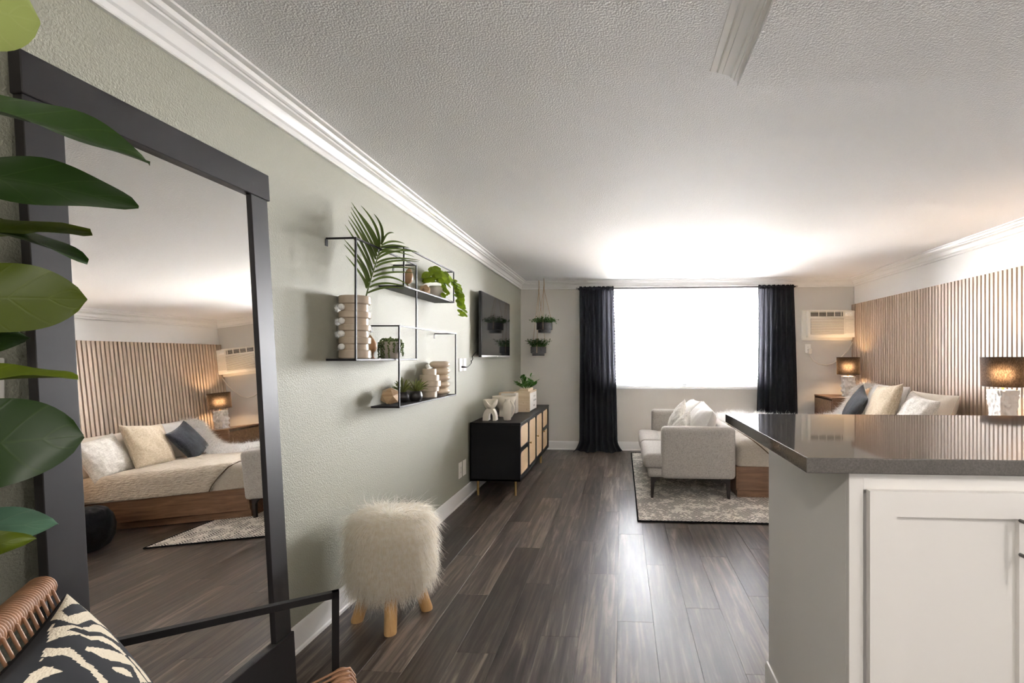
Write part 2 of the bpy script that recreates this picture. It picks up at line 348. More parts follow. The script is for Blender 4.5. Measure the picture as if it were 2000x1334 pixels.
def m_attr(name, c0, c1):
    m, nt, b = newmat(name)
    a = ND(nt, 'ShaderNodeAttribute'); a.attribute_name = 'weave_mask'
    mix = ND(nt, 'ShaderNodeMixRGB'); setc(mix.inputs[1], c0); setc(mix.inputs[2], c1)
    st = ramp(nt, a.outputs['Fac'], [(0.45, 0.0), (0.55, 1.0)])
    nt.links.new(st, mix.inputs[0]); nt.links.new(mix.outputs[0], b.inputs['Base Color']); b.inputs['Roughness'].default_value = 0.9
    v = coords(nt, 'UV', (75, 110, 1))
    n = ND(nt, 'ShaderNodeTexVoronoi'); nt.links.new(v, n.inputs['Vector']); n.inputs['Scale'].default_value = 1.0
    mu = ND(nt, 'ShaderNodeMath', operation='MULTIPLY'); nt.links.new(n.outputs['Distance'], mu.inputs[0]); nt.links.new(st, mu.inputs[1])
    bump(nt, b, mu.outputs[0], 0.5, -0.003)
    return m
M['pattern'] = m_attr('black_cream_embroidery', (0.005, 0.005, 0.007), (0.60, 0.52, 0.39))
M['cushblack'] = fabric('black_cotton', (0.005, 0.005, 0.006), (0.003, 0.003, 0.004), 300, sheen=0.0)

# ------------------------------------------------------------------ geometry helpers
class G:
    def __init__(s): s.v = []; s.f = []; s.mi = []
    def add(s, vs, fs):
        o = len(s.v); s.v += [tuple(p) for p in vs]; s.f += [tuple(i + o for i in f) for f in fs]; return s
    def bm(s, b):
        b.verts.ensure_lookup_table(); b.verts.index_update()
        s.add([v.co[:] for v in b.verts], [[v.index for v in f.verts] for f in b.faces]); b.free(); return s
    def box(s, x0, x1, y0, y1, z0, z1, bev=0.0, seg=2, mat=None):
        if bev <= 0 and mat is None:
            vs = [(x, y, z) for z in (z0, z1) for y in (y0, y1) for x in (x0, x1)]
            return s.add(vs, [(0, 2, 3, 1), (4, 5, 7, 6), (0, 1, 5, 4), (2, 6, 7, 3), (0, 4, 6, 2), (1, 3, 7, 5)])
        b = bmesh.new(); bmesh.ops.create_cube(b, size=1)
        for v in b.verts: v.co = Vector(((x0 + x1) / 2 + v.co.x * (x1 - x0), (y0 + y1) / 2 + v.co.y * (y1 - y0), (z0 + z1) / 2 + v.co.z * (z1 - z0)))
        if bev > 0: bmesh.ops.bevel(b, geom=list(b.edges), offset=bev, segments=seg, affect='EDGES', profile=0.5)
        if mat is not None: b.transform(mat)
        return s.bm(b)
    def ring(s, c, ax, r, n, up=None):
        ax = Vector(ax).normalized()
        u = Vector(up) if up else (Vector((0, 0, 1)) if abs(ax.z) < 0.9 else Vector((1, 0, 0)))
        u = (u - ax * u.dot(ax)).normalized(); w = ax.cross(u)
        return [Vector(c) + (u * math.cos(2 * PI * i / n) + w * math.sin(2 * PI * i / n)) * r for i in range(n)]
    def tube(s, path, r, n=8, cap=True):
        path = [Vector(p) for p in path]; k = len(path)
        rs = r if isinstance(r, (list, tuple)) else [r] * k
        vs = []
        up = None
        for i, p in enumerate(path):
            t = (path[min(i + 1, k - 1)] - path[max(i - 1, 0)])
            if t.length < 1e-9: t = Vector((0, 0, 1))
            t.normalize()
            if up is None: up = Vector((0, 0, 1)) if abs(t.z) < 0.9 else Vector((1, 0, 0))
            up = (up - t * up.dot(t)).normalized()
            vs += s.ring(p, t, rs[i], n, up)
        fs = [(i * n + j, i * n + (j + 1) % n, (i + 1) * n + (j + 1) % n, (i + 1) * n + j) for i in range(k - 1) for j in range(n)]
        if cap: fs += [tuple(range(n - 1, -1, -1)), tuple((k - 1) * n + j for j in range(n))]
        return s.add(vs, fs)
    def bar(s, p, q, w, h=None):
        h = h or w
        p, q = Vector(p), Vector(q); t = (q - p).normalized()
        up = Vector((0, 0, 1)) if abs(t.z) < 0.9 else Vector((1, 0, 0))
        a = t.cross(up).normalized(); b = a.cross(t).normalized()
        vs = [c + a * (i * w / 2) + b * (j * h / 2) for c in (p, q) for i, j in ((-1, -1), (1, -1), (1, 1), (-1, 1))]
        return s.add(vs, [(3, 2, 1, 0), (4, 5, 6, 7)] + [(i, (i + 1) % 4, 4 + (i + 1) % 4, 4 + i) for i in range(4)])
    def lathe(s, prof, c=(0, 0, 0), n=32, mat=None):
        vs = []; fs = []
        for r, z in prof:
            for j in range(n):
                a = 2 * PI * j / n; vs.append(Vector((r * math.cos(a), r * math.sin(a), z)))
        k = len(prof)
        fs = [(i * n + j, i * n + (j + 1) % n, (i + 1) * n + (j + 1) % n, (i + 1) * n + j) for i in range(k - 1) for j in range(n)]
        if prof[0][0] > 1e-4: fs.append(tuple(range(n - 1, -1, -1)))
        if prof[-1][0] > 1e-4: fs.append(tuple((k - 1) * n + j for j in range(n)))
        if mat is not None: vs = [mat @ v for v in vs]
        return s.add([v + Vector(c) for v in vs], fs)
    def ball(s, c, r, nu=16, nv=10, mat=None):
        r = r if isinstance(r, (list, tuple)) else (r, r, r)
        b = bmesh.new(); bmesh.ops.create_uvsphere(b, u_segments=nu, v_segments=nv, radius=1)
        for v in b.verts: v.co = Vector((v.co.x * r[0], v.co.y * r[1], v.co.z * r[2]))
        if mat is not None: b.transform(mat)
        for v in b.verts: v.co += Vector(c)
        return s.bm(b)
    def grid(s, fn, nu, nv, closeu=False):
        vs = [fn(i / (nu if closeu else nu - 1), j / (nv - 1)) for i in range(nu) for j in range(nv)]
        fs = []
        for i in range(nu if closeu else nu - 1):
            for j in range(nv - 1):
                a = i * nv + j; b = ((i + 1) % nu) * nv + j
                fs.append((a, b, b + 1, a + 1))
        return s.add(vs, fs)
    def prism(s, poly, axis, a0, a1):
        # poly: 2D points; axis 0/1/2 extruded from a0 to a1; the other two axes take the poly in order
        def P(p, a):
            l = [p[0], p[1]]; l.insert(axis, a); return tuple(l)
        n = len(poly)
        return s.add([P(p, a0) for p in poly] + [P(p, a1) for p in poly],
                     [tuple(range(n)), tuple(range(2 * n - 1, n - 1, -1))] + [(i, (i + 1) % n, n + (i + 1) % n, n + i) for i in range(n)])

def soft_box(lo, hi, r, res=0.05, amp=0.0, ns=6.0, bulge=(0, 0, 0), seed=0.0):
    lo, hi = Vector(lo), Vector(hi); g = G()
    idx = {}
    n = [max(2, int(round((hi[i] - lo[i]) / res))) for i in range(3)]
    def vid(a, b, c):
        k = (a, b, c)
        if k in idx: return idx[k]
        p = Vector([lo[i] + (hi[i] - lo[i]) * k[i] / n[i] for i in range(3)])
        # bias spacing so rounded edges get points
        q = Vector([min(max(p[i], lo[i] + r), hi[i] - r) for i in range(3)])
        d = p - q
        if d.length > 1e-9: p = q + d.normalized() * r
        for i in range(3):
            if bulge[i]:
                j, l = (i + 1) % 3, (i + 2) % 3
                tj = (p[j] - lo[j]) / (hi[j] - lo[j]) * 2 - 1; tl = (p[l] - lo[l]) / (hi[l] - lo[l]) * 2 - 1
                ti = (p[i] - lo[i]) / (hi[i] - lo[i]) * 2 - 1
                p[i] += bulge[i] * ti * max(0, 1 - tj * tj) * max(0, 1 - tl * tl)
        if amp:
            p += noise.noise_vector(p * ns + Vector((seed, seed, seed))) * amp
        idx[k] = len(g.v); g.v.append(tuple(p)); return idx[k]
    for ax in range(3):
        j, l = (ax + 1) % 3, (ax + 2) % 3
        for side in (0, 1):
            for a in range(n[j]):
                for b in range(n[l]):
                    def K(x, y):
                        t = [0, 0, 0]; t[ax] = side * n[ax]; t[j] = x; t[l] = y; return vid(*t)
                    q = [K(a, b), K(a + 1, b), K(a + 1, b + 1), K(a, b + 1)]
                    g.f.append(tuple(q if side else q[::-1]))
    return g

def mk(name, g, mat, parent=None, smooth=21, uv=None):
    me = bpy.data.meshes.new(name)
    me.from_pydata(g.v, [], g.f); me.update()
    if smooth:
        me.shade_smooth()
        if smooth < 180: me.set_sharp_from_angle(angle=math.radians(smooth))
    me.materials.append(M[mat] if isinstance(mat, str) else mat)
    if uv is not None:
        l = me.uv_layers.new(name='UVMap')
        vi = np.empty(len(me.loops), dtype=np.int32); me.loops.foreach_get('vertex_index', vi)
        l.data.foreach_set('uv', np.asarray(uv, dtype=np.float32)[vi].ravel())
    o = bpy.data.objects.new(name, me); COL.objects.link(o)
    if parent is not None: o.parent = parent
    return o
def tag(o, label=None, cat=None, group=None, kind=None):
    if label: o['label'] = label
    if cat: o['category'] = cat
    if group: o['group'] = group
    if kind: o['kind'] = kind
    return o
def thing(name, label, cat, loc=(0, 0, 0), rz=0.0, group=None):
    o = bpy.data.objects.new(name, None); COL.objects.link(o); o.empty_display_size = 0.05
    o.location = loc; o.rotation_euler = (0, 0, rz)
    return tag(o, label, cat, group)
def struct(name, g, mat, label, parent=None, smooth=35):
    o = mk(name, g, mat, parent, smooth)
    if parent is None: tag(o, label, kind='structure')
    return o
def loc_g(g, root):
    # geometry given in world axes, moved into the frame of a root that is not rotated
    L = root.location; g.v = [(x - L.x, y - L.y, z - L.z) for x, y, z in g.v]; return g
def wpart(name, g, mat, root, smooth=21): return mk(name, loc_g(g, root), mat, root, smooth)
def sub(name, g, mat, root, part, smooth=21): return mk(name, loc_g(g, root), mat, part, smooth)
def inst(o, parent, mat4=None):
    c = o.copy(); COL.objects.link(c); c.parent = parent
    if mat4 is not None: c.matrix_basis = mat4
    return c
def basis(x, y, z, p):
    m = Matrix.Identity(4)
    for i, a in enumerate((x, y, z)):
        for k in range(3): m[k][i] = a[k]
    for k in range(3): m[k][3] = p[k]
    return m

def fur(name, roots, normals, length, mat, parent, width=0.0012, droop=0.6, curl=0.35, seg=5, lvar=0.35, comb=None):
    n = len(roots)
    nor = normals / np.linalg.norm(normals, axis=1, keepdims=True)
    L = length * (1 + lvar * NP.standard_normal(n)).clip(0.35, 1.7)
    d = nor + NP.standard_normal((n, 3)) * curl
    if comb is not None: d = d + comb
    d /= np.linalg.norm(d, axis=1, keepdims=True)
    side = np.cross(d, NP.standard_normal((n, 3))); side /= np.linalg.norm(side, axis=1, keepdims=True) + 1e-9
    P = np.empty((n, seg + 1, 2, 3), dtype=np.float64)
    p = roots.copy(); step = (L / seg)[:, None]
    wob = NP.standard_normal((n, 3)) * 0.12
    for k in range(seg + 1):
        w = width * (1 - 0.85 * k / seg)
        P[:, k, 0] = p - side * w; P[:, k, 1] = p + side * w
        d = d + np.array([0, 0, -droop / seg]) + wob
        d /= np.linalg.norm(d, axis=1, keepdims=True)
        p = p + d * step
    V = P.reshape(-1, 3)
    base = (np.arange(n) * (seg + 1) * 2)[:, None] + (np.arange(seg) * 2)[None, :]
    F = np.stack([base, base + 1, base + 3, base + 2], axis=-1).reshape(-1, 4)
    me = bpy.data.meshes.new(name)
    me.vertices.add(len(V)); me.vertices.foreach_set('co', V.astype(np.float32).ravel())
    me.loops.add(F.size); me.loops.foreach_set('vertex_index', F.astype(np.int32).ravel())
    me.polygons.add(len(F)); me.polygons.foreach_set('loop_start', (np.arange(len(F)) * 4).astype(np.int32))
    me.update(calc_edges=True); me.shade_smooth(); me.materials.append(M[mat])
    o = bpy.data.objects.new(name, me); COL.objects.link(o)
    if parent is not None: o.parent = parent
    o['kind'] = 'stuff'
    return o
def sample_mesh(o, n):
    me = o.data; me.calc_loop_triangles()
    V = np.array([v.co[:] for v in me.vertices]); T = np.array([t.vertices[:] for t in me.loop_triangles])
    a, b, c = V[T[:, 0]], V[T[:, 1]], V[T[:, 2]]
    cr = np.cross(b - a, c - a); ar = np.linalg.norm(cr, axis=1)
    k = NP.choice(len(T), n, p=ar / ar.sum())
    u = NP.random(n); v = NP.random(n); s = u + v > 1; u[s] = 1 - u[s]; v[s] = 1 - v[s]
    return a[k] + (b - a)[k] * u[:, None] + (c - a)[k] * v[:, None], cr[k] / (ar[k][:, None] + 1e-12)

def cushion(w, h, t, wr=0.006, ns=9.0, seed=0.0, n=34, pinch=0.10, pw=0.42):
    """square cushion in the local x-z plane, thickness along y; returns (front, back) G and uv"""
    out = []
    for s in (1, -1):
        g = G(); uv = []
        for i in range(n):
            for j in range(n):
                u = -1 + 2 * i / (n - 1); v = -1 + 2 * j / (n - 1)
                u2 = math.sin(u * PI / 2) * 0.35 + u * 0.65; v2 = math.sin(v * PI / 2) * 0.35 + v * 0.65
                e = max(0.0, (1 - u2 * u2) * (1 - v2 * v2)) ** pw
                x = u2 * (w / 2) * (1 - pinch * (1 - v2 * v2) * (abs(u2) ** 2)); z = v2 * (h / 2) * (1 - pinch * (1 - u2 * u2) * (abs(v2) ** 2))
                y = -s * t / 2 * e
                d = noise.noise(Vector((x * ns + seed, s * 3.1 + seed, z * ns))) * wr + noise.noise(Vector((x * ns * 3 + seed, seed, z * ns * 1.2))) * wr * 0.6
                g.v.append((x, y - s * d * min(1, e * 2.2), z)); uv.append((i / (n - 1), j / (n - 1)))
        for i in range(n - 1):
            for j in range(n - 1):
                q = (i * n + j, (i + 1) * n + j, (i + 1) * n + j + 1, i * n + j + 1)
                g.f.append(q if s > 0 else q[::-1])
        out.append((g, uv))
    return out
def place_cushion(name, label, cat, center, face, lean, roll, size, mat, seed, group=None, t=0.16, wr=0.006, ns=9.0, backmat=None, pinch=0.10, squash=None):
    """face: heading (deg) the front looks at in the floor plane; lean: deg tilted back; roll: deg in its own plane"""
    root = bpy.data.objects.new(name, None); COL.objects.link(root); tag(root, label, cat, group)
    f = math.radians(face)
    # local -y is the front
    R = Matrix.Rotation(f + PI / 2, 4, 'Z') @ Matrix.Rotation(-math.radians(lean), 4, 'X') @ Matrix.Rotation(math.radians(roll), 4, 'Y')
    root.matrix_world = Matrix.Translation(Vector(center)) @ R
    w, h = size if isinstance(size, tuple) else (size, size)
    (gf, uf), (gb, ub) = cushion(w, h, t, wr, ns, seed, pinch=pinch)
    mk('front_panel', gf, mat, root, 180, uf); mk('back_panel', gb, backmat or mat, root, 180, ub)
    pts = []
    n = 34
    for i in range(n): pts.append(gf.v[i * n])
    for j in range(1, n): pts.append(gf.v[(n - 1) * n + j])
    for i in range(n - 2, -1, -1): pts.append(gf.v[i * n + n - 1])
    for j in range(n - 2, -1, -1): pts.append(gf.v[j])
    g = G().tube(pts, 0.0028, 5, False); mk('seam', g, backmat or mat, root, 180)
    return root

def leaf_mesh(B, T, W, nrm, droop=0.0, fold=0.25, wave=0.01, tipw=0.6, nu=14, nv=7, seed=0, arc=0.0):
    B, T = Vector(B), Vector(T); ax = T - B; L = ax.length; d = ax.normalized()
    n0 = Vector(nrm); n0 = (n0 - d * n0.dot(d)).normalized(); sd = d.cross(n0).normalized()
    g = G(); uv = []
    for i in range(nu):
        t = i / (nu - 1)
        wt = W * (max(0.0, math.sin(PI * min(1, t ** 0.85))) ** 0.62) * (0.62 + tipw * t) * (1.0 if t < 0.97 else 0.6)
        if i == 0: wt = W * 0.06
        if i == nu - 1: wt = W * 0.03
        c = B + ax * t + n0 * (arc * math.sin(PI * t) * L) + Vector((0, 0, -droop * t * t * L))
        for j in range(nv):
            s = -1 + 2 * j / (nv - 1)
            p = c + sd * (s * wt / 2) + n0 * (fold * abs(s) * wt / 2) + n0 * (wave * math.sin(t * 11 + seed + s * 1.5) * s * s)
            g.v.append(tuple(p)); uv.append((t, (s + 1) / 2))
    for i in range(nu - 1):
        for j in range(nv - 1):
            g.f.append((i * nv + j, (i + 1) * nv + j, (i + 1) * nv + j + 1, i * nv + j + 1))
    return g, uv

# ================================================================== THE SETTING
WX, RX, BY, RY, CZ = -1.48, 3.24, 7.03, -1.80, 2.44
fl = struct('floor', G().box(WX, RX, RY, BY, -0.08, -0.007), 'dark', 'dark brown wood-look plank floor')
PW, PL = 0.182, 1.22
plank_cache = {}
def plank_mesh(w, l):
    k = (round(w, 3), round(l, 3))
    if k not in plank_cache:
        g = G().box(-w / 2 + 0.0004, w / 2 - 0.0004, -l / 2 + 0.0004, l / 2 - 0.0004, -0.007, 0, 0.0005, 1)
        o = mk('plank', g, 'plank', fl, 30); plank_cache[k] = o; return o
    return inst(plank_cache[k], fl)
nx = int(math.ceil((RX - WX) / PW))
for i in range(nx):
    x0 = WX + i * PW; x1 = min(RX, x0 + PW)
    if x1 - x0 < 0.01: continue
    y = RY - (i * 0.437 % 1.0) * PL
    while y < BY:
        a, b = max(y, RY), min(y + PL, BY)
        if b - a > 0.02:
            o = plank_mesh(x1 - x0, b - a); o.location = ((x0 + x1) / 2, (a + b) / 2, 0)
        y += PL
struct('ceiling', G().box(WX - 0.15, RX + 0.15, RY - 0.15, BY + 0.15, CZ, CZ + 0.12), 'ceil', 'white textured ceiling')
struct('wall_left', G().box(WX - 0.12, WX, RY, BY, -0.08, CZ), 'sage', 'sage green textured wall')
struct('wall_right', G().box(RX, RX + 0.12, RY, BY, -0.08, CZ), 'offwhite', 'off white wall behind the bed')
struct('wall_rear', G().box(WX - 0.12, RX + 0.12, RY - 0.12, RY, -0.08, CZ), 'offwhite', 'plain off white kitchen wall')
HX0, HX1, HZ0, HZ1 = -0.18, 1.98, 0.93, 2.31
wb_ = G()
wb_.box(WX - 0.12, HX0, BY, BY + 0.16, -0.08, CZ); wb_.box(HX1, RX + 0.12, BY, BY + 0.16, -0.08, CZ)
wb_.box(HX0, HX1, BY, BY + 0.16, -0.08, HZ0); wb_.box(HX0, HX1, BY, BY + 0.16, HZ1, CZ)
struct('wall_back', wb_, 'greige', 'greige wall around the window')
# kitchen soffit at the ceiling
SFX, SFY, SFZ = 0.443, 1.908, 2.382
struct('ceiling_soffit', G().box(SFX, RX, RY, SFY, SFZ, CZ), 'ceil', 'slightly lowered ceiling over the kitchen')

CROWN = [(0, -0.110), (0.013, -0.110), (0.016, -0.106), (0.016, -0.086), (0.024, -0.080), (0.026, -0.076), (0.029, -0.060), (0.038, -0.047), (0.052, -0.039), (0.055, -0.038), (0.056, -0.030), (0.064, -0.030), (0.071, -0.025), (0.075, -0.016), (0.076, -0.010), (0.088, -0.010), (0.098, -0.007), (0.100, 0.0)]
def crown_poly(base, sgn, s=1.0, sz=1.0): return [(base + sgn * o * s, CZ + z * sz) for o, z in CROWN] + [(base, CZ)]
struct('trim_1', G().prism(crown_poly(WX, 1), 1, RY, BY), 'trim', 'white crown moulding along the green wall', smooth=25)
struct('trim_2', G().prism(crown_poly(BY, -1), 0, WX, -0.43), 'trim', 'white crown moulding above the hanging planters', smooth=25)
struct('trim_3', G().prism(crown_poly(BY, -1), 0, 2.25, RX), 'trim', 'white crown moulding above the air conditioner', smooth=25)
struct('trim_4', G().prism(crown_poly(RX, -1), 1, RY, BY), 'trim', 'white crown moulding above the slatted wall', smooth=25)
g = G()
VX0, VX1, VY = -0.43, 2.25, 6.945
rows = []
for o, z in CROWN:
    rows.append([(VX0 - o, BY, CZ + z), (VX0 - o, VY - o, CZ + z), (VX1 + o, VY - o, CZ + z), (VX1 + o, BY, CZ + z)])
vs = [p for r in rows for p in r]; fs = []
for i in range(len(rows) - 1):
    for j in range(3): fs.append((i * 4 + j, (i + 1) * 4 + j, (i + 1) * 4 + j + 1, i * 4 + j + 1))
fs.append((0, 1, 2, 3)); g.add(vs, fs)
struct('trim_5', g, 'trim', 'projecting white crown moulding above the window', smooth=25)
struct('trim_6', G().prism([(SFX - o * 1.07, CZ + z * 0.40) for o, z in CROWN] + [(SFX, CZ)], 1, RY, SFY - 0.015), 'trim', 'white crown moulding on the kitchen soffit', smooth=25)
def base_poly(base, sgn): return [(base, 0), (base + sgn * 0.018, 0), (base + sgn * 0.017, 0.014), (base + sgn * 0.011, 0.020), (base + sgn * 0.011, 0.108), (base + sgn * 0.008, 0.118), (base + sgn * 0.006, 0.124), (base, 0.125)]
struct('baseboard_left', G().prism(base_poly(WX, 1), 1, RY, BY), 'trim', 'white baseboard along the green wall', smooth=25)
struct('baseboard_back', G().prism(base_poly(BY, -1), 0, WX, RX), 'trim', 'white baseboard under the window', smooth=25)
struct('baseboard_right', G().prism(base_poly(RX, -1), 1, RY, 2.2), 'trim', 'white baseboard in the kitchen', smooth=25)

win = struct('window_1', G().box(HX0, HX0 + 0.045, BY + 0.07, BY + 0.13, HZ0, HZ1).box(HX1 - 0.045, HX1, BY + 0.07, BY + 0.13, HZ0, HZ1)
             .box(HX0, HX1, BY + 0.07, BY + 0.13, HZ0, HZ0 + 0.05).box(HX0, HX1, BY + 0.07, BY + 0.13, HZ1 - 0.045, HZ1)
             .box(0.87, 0.93, BY + 0.07, BY + 0.13, HZ0, HZ1), 'winframe', 'wide white framed window behind the blinds')
for a, b in ((HX0 + 0.045, 0.87), (0.93, HX1 - 0.045)):
    mk('pane', G().box(a, b, BY + 0.098, BY + 0.102, HZ0 + 0.05, HZ1 - 0.045), 'glass', win, 0)
mk('sill', G().box(HX0, HX1, BY + 0.005, BY + 0.07, HZ0, HZ0 + 0.012, 0.003, 1), 'trim', win)

# outside the window
tag(mk('paved_yard', G().box(-14, 16, 7.3, 30, -0.3, -0.15), 'yard', smooth=0), 'pale paved yard outside the window', kind='structure')
def shrub(x, y, z, rx, rz, seed, label):
    b = bmesh.new(); bmesh.ops.create_icosphere(b, subdivisions=4, radius=1)
    for v in b.verts:
        k = 1 + 0.30 * noise.noise(v.co * 2.3 + Vector((seed, 0, 0))) + 0.16 * noise.noise(v.co * 7 + Vector((0, seed, 0)))
        v.co = Vector((v.co.x * rx * k, v.co.y * rx * 0.8 * k, v.co.z * rz * k))
    r = thing('garden_shrub', label, 'shrub', (x, y, -0.15), 0, 'shrubs outside the window')
    g = G().bm(b); g.v = [(p[0], p[1], p[2] + z + 0.15) for p in g.v]
    mk('foliage', g, 'hedge', r, 180)
    mk('trunk', G().tube([(0, 0, 0), (0.03, 0, 0.3), (0, 0.02, z)], [0.06, 0.05, 0.04], 8), 'stem', r, 180)
shrub(0.62, 9.9, 1.0, 0.30, 0.60, 1.0, 'reddish brown shrub seen through the blinds, left one')
shrub(1.75, 10.2, 0.95, 0.52, 0.62, 5.0, 'broad brown shrub seen through the blinds, right one')

# ================================================================== LARGE FURNITURE
# ---- leaning mirror
ml = math.radians(3.35)
mr = thing('floor_mirror', 'tall floor mirror with wide charcoal frame leaning on the green wall', 'mirror', (-1.326, 1.4865, 0.0))
mr.rotation_euler = (0, -ml, 0)
# local: y along the wall, z up the face, x out of the face (front face of the stiles at x = 0)
MH, MW = 2.085, 0.823
h2 = MW / 2
mk('stile', G().box(-0.026, 0, -h2 + 0.006, -h2 + 0.093, 0.10, MH - 0.06, 0.0015, 1), 'mirrorframe', mr)
mk('stile', G().box(-0.026, 0, h2 - 0.093, h2 - 0.006, 0.10, MH - 0.06, 0.0015, 1), 'mirrorframe', mr)
mk('top_rail', G().box(-0.026, 0.008, -h2, h2, MH - 0.106, MH, 0.002, 1), 'mirrorframe', mr)
mk('bottom_rail', G().box(-0.026, 0.008, -h2, h2, 0.0, 0.228, 0.002, 1), 'mirrorframe', mr)
mk('mirror_glass', G().box(-0.018, -0.011, -h2 + 0.085, h2 - 0.085, 0.20, MH - 0.09), 'mirror', mr, 0)
mk('backing', G().box(-0.030, -0.0262, -h2 + 0.02, h2 - 0.02, 0.02, MH - 0.02), 'dark', mr, 0)

# ---- kitchen peninsula
PX, PY0, PY1, PTZ = 0.582, 1.29, 1.975, 1.045
cb = thing('kitchen_cabinet', 'white painted peninsula cabinet with shaker door under grey countertop', 'cabinet', (1.3, 1.6, 0))
wpart('body', G().box(PX, 2.3, PY0 + 0.02, PY1, 0.0, PTZ), 'cab', cb)
wpart('face_frame', G().box(PX, PX + 0.036, PY0, PY0 + 0.02, 0.0, PTZ, 0.001, 1).box(PX + 0.036, 2.3, PY0, PY0 + 0.02, 1.0, PTZ, 0.001, 1).box(PX + 0.036, 2.3, PY0 + 0.004, PY0 + 0.02, 0.0, 0.13), 'cab', cb)
for k, (a, b) in enumerate(((0.624, 1.045), (1.055, 1.476), (1.486, 1.907))):
    z0, z1 = 0.14, 1.003; y0, y1 = PY0 - 0.021, PY0 - 0.001; w = 0.064
    d = wpart('door', G().box(a, a + w, y0, y1, z0, z1).box(b - w, b, y0, y1, z0, z1).box(a + w, b - w, y0, y1, z1 - w, z1).box(a + w, b - w, y0, y1, z0, z0 + w), 'cab', cb)
    sub('recessed_panel', G().box(a + w, b - w, y0 + 0.013, y1 - 0.002, z0 + w, z1 - w), 'cab', cb, d)
    hx = (b - 0.062 if k == 0 else a + 0.03)
    sub('handle', G().tube([(hx, y0 - 0.032, 0.82), (hx, y0 - 0.032, 0.968)], 0.005, 12).tube([(hx, y0, 0.936), (hx, y0 - 0.032, 0.936)], 0.0045, 10).tube([(hx, y0, 0.852), (hx, y0 - 0.032, 0.852)], 0.0045, 10), 'darkhandle', cb, d)
wpart('kick_board', G().prism(base_poly(PX, -1), 1, PY0 + 0.0, PY1 + 0.012), 'trim', cb, 25)
ct = mk('countertop', G().box(0.468, 2.45, 1.268, 2.245, 1.0455, 1.085, 0.003, 2), 'quartz', smooth=15)
tag(ct, 'polished grey quartz countertop on the white cabinet', 'countertop')

# ---- rug
rg = thing('area_rug', 'cream flatweave rug with black chevron dashes under sofa and bed', 'rug', (0.82, 5.4, 0))
wpart('pile', G().box(0.135, 1.50, 3.985, 6.80, 0.0, 0.010, 0.003, 1), 'rug', rg)
g = G()
for p, q in (((0.13, 3.98), (1.505, 3.98)), ((0.13, 3.98), (0.13, 6.805)), ((0.13, 6.805), (1.505, 6.805)), ((1.505, 3.98), (1.505, 6.805))):
    pts = [Vector((p[0] + (q[0] - p[0]) * t / 60, p[1] + (q[1] - p[1]) * t / 60, 0.0075)) for t in range(61)]
    g.tube(pts, 0.0070, 6)
wpart('binding', g, 'cushblack', rg)

# ---- sofa (looks towards the green wall)
sf = thing('loveseat', 'light grey tweed loveseat with dark tapered legs at the bed foot', 'sofa', (0.65, 5.42, 0.0))
SZ = 0.205
wpart('arm', soft_box((0.37, 4.585, 0.20), (1.055, 4.715, 0.685), 0.035, 0.035), 'sofa', sf, 180)
wpart('arm', soft_box((0.37, 6.125, 0.20), (1.055, 6.255, 0.685), 0.035, 0.035), 'sofa', sf, 180)
wpart('backrest', soft_box((0.925, 4.70, 0.20), (1.052, 6.14, 0.683), 0.035, 0.05), 'sofa', sf, 180)
wpart('seat_base', soft_box((0.245, 4.615, 0.205), (0.96, 6.225, 0.292), 0.018, 0.05), 'sofa', sf, 180)
def tcush(y0, y1, ya, lo):
    # seat cushion with a lip that turns in front of the arm
    g = soft_box((0.375, ya[0], 0.293), (0.93, ya[1], 0.425), 0.04, 0.04, bulge=(0, 0, 0.012))
    g2 = soft_box((0.205, y0, 0.293), (0.46, y1, 0.425), 0.04, 0.035, bulge=(0.01, 0, 0.008))
    g.add(g2.v, g2.f); return g
wpart('seat_cushion', tcush(4.605, 5.418, (4.718, 5.418), 0), 'sofa', sf, 180)
wpart('seat_cushion', tcush(5.422, 6.235, (5.422, 6.122), 0), 'sofa', sf, 180)
def sleg(x, y, sx):
    g = G()
    prof = [(0.062, 0.208), (0.046, 0.195), (0.034, 0.175), (0.030, 0.15), (0.020, 0.0105)]
    vs = []
    for w, z in prof:
        for a, b in ((0, -1), (1, -1), (1, 1), (0, 1)):
            vs.append((x + sx * (a * w * (1.6 if z > 0.17 else 1.15)), y + b * 0.016, z))
    k = len(prof); fs = [(i * 4 + j, i * 4 + (j + 1) % 4, (i + 1) * 4 + (j + 1) % 4, (i + 1) * 4 + j) for i in range(k - 1) for j in range(4)] + [(0, 1, 2, 3), tuple((k - 1) * 4 + j for j in (3, 2, 1, 0))]
    return g.add(vs, fs)
for x, sx in ((0.272, 1), (1.012, -1)):
    for y in (4.645, 6.19): wpart('leg', sleg(x, y, sx), 'darkleg', sf, 30)
# ---- bed
BX0, BX1, BYN, BYF = 1.075, 3.16, 4.675, 6.22
bd = thing('bed', 'low walnut platform bed with beige bedding', 'bed', (2.1, 5.45, 0.0))
wpart('side_board', G().box(BX0 + 0.022, BX1, BYN, BYN + 0.03, 0.085, 0.308, 0.0015, 1), 'walnut', bd)
wpart('side_board', G().box(BX0 + 0.022, BX1, BYF - 0.03, BYF, 0.085, 0.308, 0.0015, 1), 'walnut', bd)
wpart('foot_board', G().box(BX0, BX0 + 0.022, BYN, BYF, 0.085, 0.308, 0.0015, 1), 'walnut', bd)
wpart('plinth', G().box(BX0 + 0.022, BX1, BYN + 0.035, BYN + 0.055, 0.011, 0.086).box(BX0 + 0.018, BX0 + 0.042, BYN + 0.033, BYF - 0.03, 0.011, 0.086), 'walnut', bd)
wpart('slat_deck', G().box(BX0 + 0.022, BX1, BYN + 0.03, BYF - 0.03, 0.20, 0.25), 'walnut', bd)
